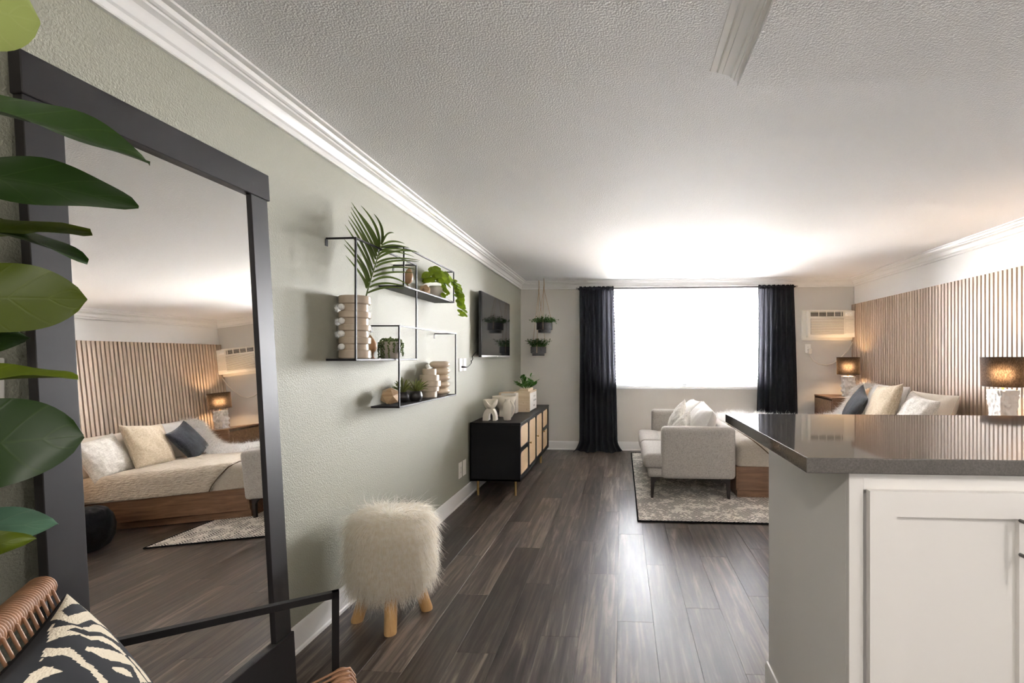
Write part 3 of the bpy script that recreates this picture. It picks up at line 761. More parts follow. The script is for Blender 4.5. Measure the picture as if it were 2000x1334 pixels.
wpart('mattress', soft_box((BX0 + 0.03, BYN + 0.02, 0.25), (BX1, BYF - 0.02, 0.53), 0.05, 0.08), 'white_linen', bd, 180)
dg_ = soft_box((BX0 + 0.012, BYN - 0.004, 0.231), (2.72, BYF + 0.0, 0.555), 0.075, 0.03, amp=0.018, ns=8, bulge=(0, 0, 0.01), seed=3)
def tuck(p):
    k = min(1.0, max(0.0, (p[0] - 1.36) / 0.12))
    return (p[0], max(p[1], BYN + 0.022 * k), max(0.3095, p[2] - 0.03 * k * (p[2] > 0.45)))
dg_.v = [tuck(p) for p in dg_.v]
dv = mk('duvet', dg_, 'duvet', smooth=180)
tag(dv, 'wrinkled beige duvet at the foot of the bed', 'duvet')
# quilt over the duvet, its foot edge cut on a slant
qt = thing('quilt', 'crinkled cream quilt with dark piped edge over the bed', 'quilt', (2.1, 5.45, 0.55))
q = soft_box((1.42, BYN - 0.012, 0.226), (3.05, BYF - 0.25, 0.570), 0.080, 0.028, amp=0.007, ns=16, bulge=(0, 0, 0.012), seed=8)
def slant(p):
    x, y, z = p
    z = max(z, 0.3092)
    k = max(0, 1 - (x - 1.42) / 1.2)
    return (x - k * 0.26 * max(0, (z - 0.31) / 0.26) ** 1.3 + k * 0.05, y, z)
q.v = [slant(p) for p in q.v]
wpart('cover', q, 'quilt', qt, 180)
pp = []
for t in range(15):
    z = 0.312 + 0.225 * t / 14
    pp.append(slant((1.425, BYN - 0.016 + 0.018 * (t / 14) ** 3, z)))
for t in range(1, 20): pp.append(slant((1.425, BYN + 0.03 + (BYF - 0.30 - BYN) * t / 19, 0.568)))
wpart('piping', G().tube(pp, 0.005, 6), 'stem', qt, 180)

# ---- slatted wall panel
SY0, SY1, STZ = 2.55, 7.02, 2.075
sp_ = thing('slat_wall_panel', 'warm walnut vertical slat panel covering the wall behind the bed', 'wall panel', (RX, 4.8, 0))
wpart('backing', G().box(RX - 0.014, RX - 0.001, SY0, SY1, 0.0, STZ), 'slatback', sp_)
first = None; pitch = 0.0494; y = SY1 - 0.018; sx_ = RX - 0.041
while y > SY0 + 0.02:
    if first is None:
        first = mk('slat', G().box(-0.0275, 0, -0.0165, 0.0165, 0, STZ, 0.0008, 1), 'walnut_v', sp_, 30); o = first
    else: o = inst(first, sp_)
    o.location = (RX - 0.0145 - RX, y - 4.8, 0.0); y -= pitch

# ---- credenza
CX0, CX1, CY0, CY1, CZ0, CZ1 = -1.462, -0.972, 4.60, 6.40, 0.150, 0.712
cr = thing('credenza', 'black sideboard with woven cane doors and brass legs on the green wall', 'sideboard', ((CX0 + CX1) / 2, (CY0 + CY1) / 2, 0))
wpart('carcass', G().box(CX0, CX1, CY0, CY1, CZ0, CZ0 + 0.02, 0.002, 1).box(CX0, CX1 - 0.0, CY0, CY0 + 0.02, CZ0, CZ1 - 0.02, 0.001, 1).box(CX0, CX1, CY1 - 0.02, CY1, CZ0, CZ1 - 0.02, 0.001, 1).box(CX0, CX0 + 0.012, CY0, CY1, CZ0, CZ1 - 0.02).box(CX0 + 0.012, CX1 - 0.03, CY0 + 0.02, CY1 - 0.02, CZ0 + 0.02, CZ1 - 0.022), 'blackpaint', cr)
wpart('top', G().box(CX0 - 0.002, CX1 + 0.004, CY0 - 0.004, CY1 + 0.004, CZ1 - 0.02, CZ1, 0.003, 2), 'blackpaint', cr)
def rrect(y0, y1, z0, z1, r, n=5):
    pts = []
    for cy, cz, a0 in ((y1 - r, z0 + r, -90), (y1 - r, z1 - r, 0), (y0 + r, z1 - r, 90), (y0 + r, z0 + r, 180)):
        for k in range(n + 1):
            a = math.radians(a0 + 90 * k / n); pts.append((cy + r * math.cos(a), cz + r * math.sin(a)))
    return pts
def cane_panel(y0, y1, z0, z1, knob=None):
    x0, x1 = CX1 - 0.026, CX1 - 0.004
    m_ = 0.021
    out = [(y0, z0)] * 0
    inn = rrect(y0 + m_, y1 - m_, z0 + m_, z1 - m_, 0.045)
    n = len(inn)
    ou = []
    for a, b in inn:  # matching outer outline
        cy, cz = (y0 + y1) / 2, (z0 + z1) / 2
        ou.append((min(max(a + (m_ + 0.046) * (1 if a > cy else -1), y0), y1), min(max(b + (m_ + 0.046) * (1 if b > cz else -1), z0), z1)))
    g = G()
    vs = [(x1, a, b) for a, b in ou] + [(x1, a, b) for a, b in inn] + [(x0, a, b) for a, b in inn] + [(x0, a, b) for a, b in ou]
    fs = []
    for i in range(n):
        j = (i + 1) % n
        fs += [(i, j, n + j, n + i), (n + i, n + j, 2 * n + j, 2 * n + i), (3 * n + i, 3 * n + j, j, i)]
    g.add(vs, fs)
    d = wpart('door', g, 'blackpaint', cr, 30)
    sub('cane', G().add([(x1 - 0.007, a, b) for a, b in inn], [tuple(range(n))]).add([(x1 - 0.010, a, b) for a, b in inn], [tuple(range(n - 1, -1, -1))]), 'cane', cr, d, 0)
    if knob:
        y, z = knob
        sub('knob', G().tube([(x1, y, z), (x1 + 0.012, y, z), (x1 + 0.0125, y, z), (x1 + 0.024, y, z), (x1 + 0.026, y, z)], [0.004, 0.004, 0.009, 0.010, 0.007], 12), 'brass', cr, d)
yy = [CY0 + 0.022, CY0 + 0.465, CY0 + 0.905, CY0 + 1.345, CY1 - 0.022]
zb, zt = CZ0 + 0.022, CZ1 - 0.022; zm = (zb + zt) / 2 + 0.01
cane_panel(yy[0], yy[1] - 0.003, zm + 0.002, zt); cane_panel(yy[0], yy[1] - 0.003, zb, zm - 0.002)
cane_panel(yy[1], yy[2] - 0.003, zb, zt, (yy[1] + 0.012, zm - 0.0)); cane_panel(yy[2], yy[3] - 0.003, zb, zt, (yy[2] + 0.012, zm + 0.0))
cane_panel(yy[3], yy[4], zm + 0.002, zt); cane_panel(yy[3], yy[4], zb, zm - 0.002, (yy[3] + 0.012, zm - 0.015))
for x in (-1.40, -1.03):
    for y in (4.66, 6.12):
        wpart('leg', G().tube([(x, y, CZ0), (x, y, 0.016), (x, y, 0.0155), (x, y, 0.0)], [0.0125, 0.0115, 0.0115, 0.0115], 14), 'brass', cr)

# ---- fur stool
st = thing('fur_stool', 'round cream faux fur stool on four chunky pine legs', 'stool', (-1.190, 2.457, 0))
core = mk('seat_pad', G().lathe([(0.0, 0.20), (0.16, 0.20), (0.190, 0.225), (0.197, 0.30), (0.197, 0.43), (0.193, 0.49), (0.170, 0.525), (0.10, 0.54), (0.0, 0.542)], (0, 0, 0), 40), 'fur_cream', st, 180)
rt, nm = sample_mesh(core, 26000)
up_ = np.clip((nm[:, 2] + 0.2) / 1.1, 0, 1) ** 1.5
rad = np.stack([rt[:, 0], rt[:, 1], np.zeros(len(rt))], 1); rr_ = np.linalg.norm(rad, axis=1, keepdims=True)
swirl = np.stack([np.sin(rt[:, 1] * 22 + 1) , np.cos(rt[:, 0] * 19), np.zeros(len(rt))], 1)
comb = np.zeros((len(rt), 3)); comb[:, 2] = -2.0 * (1 - up_) - 0.35 * up_
comb += (rad / (rr_ + 0.02) * 1.2 + swirl * 0.7) * up_[:, None]
fur('fur', rt, nm, 0.078, 'fur_cream', st, 0.0010, 1.4, 0.11, 5, comb=comb)
for k, (x, y) in enumerate(((-0.154, -0.067), (0.070, -0.168), (0.155, 0.068), (-0.069, 0.169))):
    lg = mk('leg', G().tube([(x * 0.62, y * 0.62, 0.24), (x * 0.86, y * 0.86, 0.08), (x, y, 0.004), (x * 1.0, y * 1.0, 0.0)], [0.031, 0.030, 0.0295, 0.028], 18), 'stoolleg', st, 60)

# ---- rattan lounge chair
ch = thing('rattan_armchair', 'armchair with black metal frame and brown wound rattan cords', 'chair', (-0.822, 1.348, 0), math.atan2(0.572, 0.82))
AW = -0.64
for y in (0.0, AW):
    arm = mk('arm_frame', G().bar((0, y, 0), (0, y, 0.669), 0.018).bar((-0.64, y, 0.66), (0.009, y, 0.66), 0.018).bar((-0.63, y, 0), (-0.63, y, 0.652), 0.018), 'blackmetal', ch, 30)
mk('seat_frame', G().bar((-0.005, -0.009, 0.415), (-0.005, AW + 0.009, 0.415), 0.018).bar((-0.50, -0.009, 0.36), (-0.50, AW + 0.009, 0.36), 0.018).bar((0, -0.012, 0.415), (-0.63, -0.012, 0.345), 0.014).bar((0, AW + 0.012, 0.415), (-0.63, AW + 0.012, 0.345), 0.014), 'blackmetal', ch, 30)
BT = (-0.565, 0.845)
for y in (-0.085, AW + 0.085): mk('back_post', G().bar((-0.50, y, 0.36), (BT[0], y, BT[1]), 0.014), 'blackmetal', ch, 30)
def wound(p, q, r, ncoil):
    p, q = Vector(p), Vector(q); k = ncoil * 6; pts = []; rs = []
    for i in range(k + 1):
        pts.append(p.lerp(q, i / k)); rs.append(r * (0.88 + 0.12 * abs(math.sin(PI * i / 6))))
    return G().tube(pts, rs, 20)
mk('back_roll', wound((BT[0], -0.07, BT[1]), (BT[0], AW + 0.07, BT[1]), 0.026, 58), 'rattan', ch, 180)
mk('seat_roll', wound((0.012, -0.012, 0.428), (0.012, AW + 0.012, 0.428), 0.026, 60), 'rattan', ch, 180)
bc = None
for i in range(18):
    y = -0.10 - i * 0.0258
    if bc is None: bc = mk('back_cord', G().tube([(0, 0, 0), (0.018, 0, -0.012), (0.032, 0.004, -0.06), (0.10, 0.006, -0.46)], 0.0030, 7), 'rattan', ch, 180); o = bc
    else: o = inst(bc, ch)
    o.location = (BT[0] + 0.008, y, BT[1] + 0.012)
sc_ = None
for i in range(25):
    y = -0.03 - i * 0.0242
    if sc_ is None: sc_ = mk('seat_cord', G().tube([(0.032, 0, -0.03), (0.034, 0, 0.0), (0.022, 0, 0.024), (-0.01, 0, 0.026), (-0.26, 0, -0.035), (-0.50, 0, -0.055)], 0.0038, 7), 'rattan', ch, 180); o = sc_
    else: o = inst(sc_, ch)
    o.location = (0.012, y, 0.428)

# ================================================================== WINDOW DRESSING
BLX0, BLX1, BLY = -0.21, 2.01, 6.992
bl = thing('window_blind', 'white horizontal slat blind lowered over the window', 'blind', (0.9, BLY, 0.9))
wpart('head_rail', G().box(BLX0, BLX1, BLY - 0.03, BLY + 0.03, 2.315, 2.36, 0.004, 1), 'blind', bl)
wpart('bottom_rail', G().box(BLX0, BLX1, BLY - 0.025, BLY + 0.025, 0.888, 0.906, 0.005, 2), 'blind', bl)
first = None; n_sl = 32
for i in range(n_sl):
    z = 0.932 + i * 0.0435
    if first is None:
        g = G(); R = Matrix.Rotation(math.radians(-32), 4, 'X')
        for k in range(5):
            t = -1 + k / 2
            for x in (BLX0 + 0.01 - 0.9, BLX1 - 0.01 - 0.9):
                p = R @ Vector((0, t * 0.0245, 0.003 * (1 - t * t)))
                g.v.append((x, p.y, p.z))
        g.f = [(2 * k, 2 * k + 1, 2 * k + 3, 2 * k + 2) for k in range(4)]
        first = mk('slat', g, 'blind', bl, 180)
        sm = first.modifiers.new('thickness', 'SOLIDIFY'); sm.thickness = 0.0025
        o = first
    else: o = inst(first, bl)
    o.location = (0, 0, z - 0.9)
for x in (0.0, 0.45, 0.9, 1.35, 1.8):
    wpart('ladder_cord', G().tube([(x, BLY - 0.027, 0.90), (x, BLY - 0.027, 2.32)], 0.0012, 5), 'blind', bl)

rod = thing('curtain_rod', 'thin dark curtain rod above the window', 'curtain rod', (0.9, 6.875, 2.31))
wpart('rod', G().tube([(-0.64, 6.875, 2.313), (2.40, 6.875, 2.318)], 0.0085, 12), 'blackmetal', rod)
for x in (-0.64, 2.40): wpart('finial', G().tube([(x - 0.012, 6.875, 2.3155), (x + 0.012, 6.875, 2.3155)], 0.015, 12), 'chrome', rod)
for x in (-0.62, 2.38): wpart('bracket', G().bar((x, 6.88, 2.315), (x, 7.03, 2.315), 0.012), 'blackmetal', rod)
def curtain(name, label, xt0, xt1, xb0, xb1, seed, pud):
    r = thing(name, label, 'curtain', ((xb0 + xb1) / 2, 6.87, 0), 0, 'black linen curtains')
    rn = random.Random(seed)
    nf = 7; ph = [rn.uniform(-0.6, 0.6) for _ in range(nf + 3)]; am = [rn.uniform(0.55, 1.25) for _ in range(nf + 3)]
    nu, nv = 190, 80
    def fn(u, v):
        # v: 0 top .. 1 floor
        z = 2.335 - v * 2.327
        k = u * nf; i = int(k); f = k - i
        def wv(j): return am[j]
        a = wv(i) * (1 - f) + wv(i + 1) * f
        p = ph[i] * (1 - f) + ph[i + 1] * f
        w = math.sin(2 * PI * k + p * (0.4 + v))
        gather = math.sin(2 * PI * k * 2.6 + p * 3) * max(0, 1 - v * 7)
        A = (0.016 + 0.024 * min(1, v * 2.2)) * a
        x = (xt0 + (xt1 - xt0) * u) * (1 - v) + (xb0 + (xb1 - xb0) * u) * v
        x += 0.010 * math.cos(2 * PI * k + p) * min(1, v * 3) + noise.noise(Vector((u * 7 + seed, v * 2.0, 0))) * 0.012 * v
        y = 6.872 - w * A - gather * 0.008 + noise.noise(Vector((u * 5, v * 4 + seed, 1))) * 0.008
        if v < 0.03: z += 0.012 * math.sin(2 * PI * k * 2.6) 
        if v > 0.93 and pud:
            t = (v - 0.93) / 0.07
            z = max(0.006 + 0.012 * (1 + math.sin(k * 5)) * 0.5, z + 0.0)
            out = pud * (t ** 1.5)
            y -= out * (0.65 + 0.5 * math.sin(k * 2.1 + seed)); x += (u - 0.5) * 0.17 * t ** 1.6
            z = 0.008 + max(0, 0.165 * (1 - t) ** 1.2) + 0.014 * abs(math.sin(k * 3.3)) * t
        return (x, y, max(z, 0.005))
    g = G().grid(fn, nu, nv)
    o = wpart('panel', g, 'linen_black', r, 180)
    wpart('rod_pocket', G().grid(lambda u, v: (xt0 + (xt1 - xt0) * u, 6.873 - (0.019 + 0.004 * math.sin(u * 60 + seed)) * math.cos(2 * PI * v), 2.315 + 0.032 * math.sin(2 * PI * v) * (0.8 + 0.2 * math.sin(u * 47))), 120, 13), 'linen_black', r, 180)
    return r
curtain('curtain', 'black linen curtain pooled on the floor left of the window', -0.605, -0.118, -0.615, -0.07, 3, 0.13)
curtain('curtain', 'black linen curtain between window and air conditioner', 1.885, 2.362, 1.85, 2.42, 11, 0.10)

# ================================================================== AIR CONDITIONER
ac = thing('air_conditioner', 'cream through-wall air conditioner with louvred grille and two knobs', 'air conditioner', (2.85, 7.03, 1.79))
wpart('sleeve', G().box(2.515, 3.205, 6.985, 7.029, 1.575, 2.003, 0.02, 3), 'acplastic', ac)
wpart('housing', G().box(2.565, 3.195, 6.90, 6.99, 1.615, 1.985, 0.012, 3), 'acplastic', ac)
wpart('vent_recess', G().box(2.60, 3.03, 6.896, 6.901, 1.908, 1.966), 'dark', ac)
for i in range(3): wpart('vent_louvre', G().box(2.60, 3.03, 6.888, 6.899, 1.9195 + i * 0.018, 1.9235 + i * 0.018, 0.001, 1), 'acplastic', ac)
for x in (2.705, 2.81, 2.915, 3.005): wpart('vent_rib', G().box(x - 0.003, x + 0.003, 6.886, 6.899, 1.908, 1.966), 'acplastic', ac)
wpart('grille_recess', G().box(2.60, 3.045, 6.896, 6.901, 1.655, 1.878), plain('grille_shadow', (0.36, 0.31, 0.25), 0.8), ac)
for i in range(13): wpart('grille_louvre', G().box(2.60, 3.045, 6.884, 6.899, 1.660 + i * 0.0168, 1.670 + i * 0.0168, 0.002, 1), 'acplastic', ac)
for i in range(11): wpart('side_louvre', G().box(3.06, 3.185, 6.893, 6.9015, 1.668 + i * 0.0195, 1.682 + i * 0.0195, 0.003, 1), 'acplastic', ac)
wpart('control_panel', G().box(3.06, 3.17, 6.893, 6.902, 1.908, 1.968, 0.003, 1), 'whiteplastic', ac)
for x in (3.085, 3.14):
    k_ = wpart('knob', G().tube([(x, 6.893, 1.937), (x, 6.876, 1.937)], [0.017, 0.014], 16), 'whiteplastic', ac)
    sub('pointer', G().box(-0.003, 0.003, -0.004, 0.004, -0.015, 0.015, 0.001, 1, Matrix.Translation((x, 6.873, 1.937)) @ Matrix.Rotation(0.6, 4, 'Y')), 'whiteplastic', ac, k_)
wpart('power_cord', G().tube([(3.195, 6.95, 1.64), (3.218, 6.95, 1.625), (3.215, 6.985, 1.58), (3.16, 7.01, 1.45), (3.06, 7.015, 1.34), (2.96, 7.015, 1.26), (2.86, 7.015, 1.228), (2.76, 7.012, 1.245), (2.68, 7.01, 1.29), (2.63, 7.0, 1.36), (2.622, 6.99, 1.39)], 0.0075, 8), 'acplastic', ac, 180)
wpart('plug', G().box(2.600, 2.646, 6.965, 7.015, 1.388, 1.462, 0.008, 2), 'acplastic', ac)
def wall_plate(name, label, x, y, z, face, w, h, kind, group=None):
    r = thing(name, label, 'wall plate', (x, y, z), 0, group)
    if face == 'x':
        mk('plate', G().box(0.0005, 0.006, -w / 2, w / 2, -h / 2, h / 2, 0.002, 1), 'whiteplastic', r)
        ins = lambda a, b, c, d, dd=0.0015: G().box(0.005, 0.006 + dd, a, b, c, d, 0.0006, 1)
    else:
        mk('plate', G().box(-w / 2, w / 2, -0.006, -0.0005, -h / 2, h / 2, 0.002, 1), 'whiteplastic', r)
        ins = lambda a, b, c, d, dd=0.0015: G().box(a, b, -0.006 - dd, -0.005, c, d, 0.0006, 1)
    if kind == 'outlet':
        for zc in (-0.02, 0.02):
            mk('socket', ins(-0.016, 0.016, zc - 0.014, zc + 0.014), 'whiteplastic', r)
            for yo in (-0.006, 0.006): mk('slot', ins(yo - 0.0015, yo + 0.0015, zc - 0.005, zc + 0.006, 0.0018), 'dark', r)
    elif kind == 'switch': mk('rocker', ins(-0.016, 0.016, -0.033, 0.033, 0.004), 'whiteplastic', r)
    else: mk('insert', ins(-0.016, 0.016, -0.033, 0.033, 0.001), 'whiteplastic', r)
    return r
wall_plate('outlet_plate', 'white outlet under the air conditioner', 2.61, BY, 1.465, 'y', 0.08, 0.125, 'outlet')
wall_plate('outlet_plate', 'white outlet with the black television plug', WX, 4.378, 1.272, 'x', 0.085, 0.118, 'outlet')
wall_plate('cable_plate', 'blank white plate beside the television outlet', WX, 4.486, 1.272, 'x', 0.085, 0.118, 'blank')
wall_plate('outlet_plate', 'white low outlet nearer the stool', WX, 4.365, 0.308, 'x', 0.085, 0.145, 'outlet')
wall_plate('cable_plate', 'white low plate touching the sideboard side', WX, 4.482, 0.308, 'x', 0.085, 0.145, 'blank')
wall_plate('light_switch', 'white light switch left of the floor mirror', WX, 1.03, 1.28, 'x', 0.085, 0.118, 'switch')

# ---- television
tv = thing('television', 'black flat television mounted on the green wall', 'television', (-1.40, 5.36, 1.67))
TY0, TY1, TZ0, TZ1 = 4.755, 5.965, 1.342, 2.004
wpart('cabinet', G().box(-1.425, -1.395, TY0, TY1, TZ0, TZ1, 0.004, 2).box(-1.462, -1.42, TY0 + 0.18, TY1 - 0.18, TZ0 + 0.02, TZ1 - 0.2, 0.01, 2), 'darkplastic', tv)
wpart('screen', G().box(-1.396, -1.391, TY0 + 0.008, TY1 - 0.008, TZ0 + 0.022, TZ1 - 0.008), 'screen', tv, 0)
wpart('chin', G().box(-1.397, -1.389, TY0, TY1, TZ0, TZ0 + 0.020, 0.002, 1), 'chrome', tv)
wpart('logo_badge', G().box(-1.390, -1.387, 5.335, 5.385, TZ0 + 0.005, TZ0 + 0.015), 'whiteplastic', tv)
wpart('wall_mount', G().box(-1.479, -1.46, 5.16, 5.56, 1.50, 1.85), 'blackmetal', tv)
wpart('power_cord', G().tube([(-1.472, 4.383, 1.252), (-1.445, 4.40, 1.250), (-1.44, 4.45, 1.248), (-1.45, 4.55, 1.262), (-1.46, 4.64, 1.282), (-1.465, 4.66, 1.295), (-1.466, 4.65, 1.306), (-1.465, 4.685, 1.31), (-1.465, 4.70, 1.33), (-1.465, 4.68, 1.345), (-1.462, 4.78, 1.39), (-1.455, 4.95, 1.43)], [0.009, 0.008, 0.004] + [0.0035] * 9, 7), 'darkplastic', tv, 180)

# ================================================================== WALL SHELVES
def wire_shelf(label, y0, y1, z0, z1, xf):
    r = thing('wire_shelf', label, 'shelf', (WX, (y0 + y1) / 2, z0), 0, 'black wire wall shelves')
    b = 0.0085
    wpart('shelf_board', G().box(WX + 0.001, xf, y0, y1, z0, z0 + 0.011, 0.001, 1), 'shelfmetal', r, 30)
    for y in (y0 + b / 2, y1 - b / 2):
        wpart('upright', G().bar((xf - b / 2, y, z0 + 0.011), (xf - b / 2, y, z1), b), 'shelfmetal', r, 30)
        wpart('arm', G().bar((WX + 0.001, y, z1 - b / 2), (xf - b, y, z1 - b / 2), b), 'shelfmetal', r, 30)
        wpart('bracket', G().box(WX + 0.0005, WX + 0.003, y - 0.011, y + 0.011, z1 - 0.042, z1 - b), 'shelfmetal', r, 0)
    wpart('top_bar', G().bar((xf - b / 2, y0 + b, z1 - b / 2), (xf - b / 2, y1 - b, z1 - b / 2), b), 'shelfmetal', r, 30)
    return r
wire_shelf('black wire shelf holding the tall ringed vase with palm frond', 2.343, 3.067, 1.322, 1.940, -1.322)
wire_shelf('black wire shelf holding the trailing round-leaf plant', 2.871, 3.754, 1.768, 2.015, -1.318)
wire_shelf('black wire shelf holding air plants and two ringed vases', 2.780, 3.761, 1.041, 1.530, -1.305)
S1, S2, S3 = 1.3335, 1.7795, 1.0525

vz = thing('ringed_vase', 'tall glossy cream vase of stacked rings with white beads', 'vase', (-1.395, 2.462, S1))
prof = [(0.0, 0.0)]; zz = 0.0
lv = [(0.0, 0.046, 1), (0.046, 0.075, 0), (0.075, 0.112, 1), (0.112, 0.143, 0), (0.143, 0.176, 1), (0.176, 0.209, 0), (0.209, 0.245, 1), (0.245, 0.282, 0), (0.282, 0.326, 1)]
for a, b, w in lv:
    R_ = 0.0775 if w else 0.066
    prof += [(R_ - (0.004 if w else 0), a + 0.0005), (R_, a + (0.005 if w else 0.001)), (R_, b - (0.005 if w else 0.001)), (R_ - (0.004 if w else 0), b - 0.0005)]
prof += [(0.066, 0.324), (0.062, 0.30), (0.0, 0.295)]
mk('body', G().lathe(prof, n=48), 'ceramic', vz, 40)
for a, b, w in lv:
    if not w: mk('bead', G().ball((-0.030, -0.0735, (a + b) / 2), 0.0165, 16, 12), 'bead', vz, 180)

# palm frond: rachis and leaflets in room coordinates
RACH = [(-1.378, 2.497, 1.637), (-1.372, 2.527, 1.661), (-1.365, 2.548, 1.731), (-1.354, 2.569, 1.804), (-1.342, 2.589, 1.878), (-1.334, 2.61, 1.949), (-1.33, 2.62, 1.967)]
LF = [[(-1.378, 2.543, 1.713), (-1.382, 2.512, 1.769), (-1.455, 2.477, 1.878)], [(-1.371, 2.546, 1.722), (-1.383, 2.513, 1.816), (-1.463, 2.476, 1.936)], [(-1.365, 2.554, 1.749), (-1.385, 2.517, 1.843), (-1.463, 2.476, 1.963)], [(-1.36, 2.563, 1.777), (-1.378, 2.522, 1.882), (-1.459, 2.477, 2.04)], [(-1.357, 2.574, 1.814), (-1.39, 2.526, 1.944), (-1.442, 2.478, 2.065)], [(-1.354, 2.585, 1.851), (-1.38, 2.533, 1.963), (-1.44, 2.478, 2.087)], [(-1.351, 2.594, 1.879), (-1.378, 2.537, 1.981), (-1.429, 2.479, 2.108)], [(-1.349, 2.599, 1.898), (-1.362, 2.541, 1.986), (-1.427, 2.479, 2.133)], [(-1.348, 2.606, 1.922), (-1.355, 2.544, 2.009), (-1.425, 2.479, 2.159)], [(-1.347, 2.613, 1.946), (-1.348, 2.548, 2.023), (-1.412, 2.48, 2.133)], [(-1.342, 2.616, 1.955), (-1.331, 2.551, 2.049), (-1.374, 2.482, 2.14)], [(-1.332, 2.619, 1.965), (-1.297, 2.554, 2.036), (-1.306, 2.486, 2.097)], [(-1.328, 2.624, 1.979), (-1.267, 2.558, 2.006), (-1.2, 2.493, 1.995)]]
RF = [[(-1.329, 2.618, 1.96), (-1.268, 2.614, 1.98), (-1.214, 2.648, 1.976)], [(-1.332, 2.615, 1.95), (-1.254, 2.615, 1.958), (-1.187, 2.649, 1.951)], [(-1.338, 2.608, 1.926), (-1.263, 2.614, 1.94), (-1.147, 2.652, 1.933)], [(-1.341, 2.6, 1.898), (-1.281, 2.613, 1.927), (-1.16, 2.651, 1.902)], [(-1.344, 2.594, 1.879), (-1.254, 2.615, 1.925), (-1.133, 2.653, 1.927)], [(-1.343, 2.587, 1.856), (-1.259, 2.615, 1.887), (-1.129, 2.653, 1.882)], [(-1.346, 2.58, 1.832), (-1.268, 2.614, 1.871), (-1.133, 2.653, 1.875)], [(-1.351, 2.572, 1.804), (-1.259, 2.615, 1.838), (-1.147, 2.652, 1.83)], [(-1.351, 2.563, 1.777), (-1.281, 2.613, 1.809), (-1.16, 2.651, 1.812)], [(-1.355, 2.554, 1.747), (-1.281, 2.613, 1.782), (-1.183, 2.65, 1.735)], [(-1.362, 2.545, 1.717), (-1.303, 2.612, 1.749), (-1.192, 2.649, 1.731)], [(-1.368, 2.535, 1.685), (-1.303, 2.612, 1.726), (-1.214, 2.648, 1.722)]]
pf = thing('palm_frond', 'green palm frond standing in the tall ringed vase', 'palm frond', (-1.36, 2.455, 1.63))
wpart('stalk', G().tube(RACH, [0.0042, 0.004, 0.0038, 0.0034, 0.003, 0.0024, 0.002], 8), 'greenstem', pf, 180)
def blade(p0, p1, p2, w, face):
    p0, p1, p2 = Vector(p0), Vector(p1), Vector(p2); g = G(); n = 12
    c1 = p1 * 2 - (p0 + p2) * 0.5
    for i in range(n + 1):
        t = i / n
        c = p0 * (1 - t) ** 2 + c1 * 2 * t * (1 - t) + p2 * t * t
        d = ((c1 - p0) * (1 - t) + (p2 - c1) * t).normalized()
        s_ = d.cross(Vector(face)).normalized()
        ww = w * (math.sin(PI * min(1.0, 0.08 + 0.92 * t)) ** 0.55) * (1 - 0.55 * t) + 0.0006
        nn = s_.cross(d).normalized()
        g.v += [tuple(c - s_ * ww + nn * ww * 0.35), tuple(c), tuple(c + s_ * ww + nn * ww * 0.35)]
    for i in range(n):
        a = i * 3; g.f += [(a, a + 1, a + 4, a + 3), (a + 1, a + 2, a + 5, a + 4)]
    return g
for l in LF: wpart('leaflet', blade(*l, 0.0085, (0.25, -0.9, 0.1)), 'palm', pf, 180)
for l in RF: wpart('leaflet', blade(*l, 0.0085, (0.45, -0.8, 0.45)), 'palm', pf, 180)

def bird(label, loc, rz, h, lean):
    r = thing('wooden_bird', label, 'figurine', loc, rz, 'wooden shelf birds')
    g = G(); n = 18
    Rm = Matrix.Rotation(lean, 4, 'Y')
    prof = []
    for i in range(n + 1):
        t = i / n; prof.append((0.001 + h * 0.235 * (math.sin(PI * t ** 0.8) ** 0.8) * (1 - 0.35 * t), h * (0.25 + 0.75 * t)))
    g.lathe(prof, n=20, mat=Rm); mk('body', g, 'mango', r, 180)
    tip = Rm @ Vector((0, 0, h * 0.28))
    mk('leg', G().tube([(tip.x, 0, tip.z + 0.012), (tip.x * 0.8, 0, 0.012), (tip.x * 0.8 + 0.004, 0, 0.0)], [0.006, 0.0035, 0.006], 8), 'rattan', r, 180)
    mk('foot', G().tube([(tip.x * 0.8, 0, 0), (tip.x * 0.8, 0, 0.004)], 0.012, 12), 'rattan', r)
bird('brown wooden bird beside the tall ringed vase', (-1.395, 2.655, S1), 0.5, 0.135, -0.15)

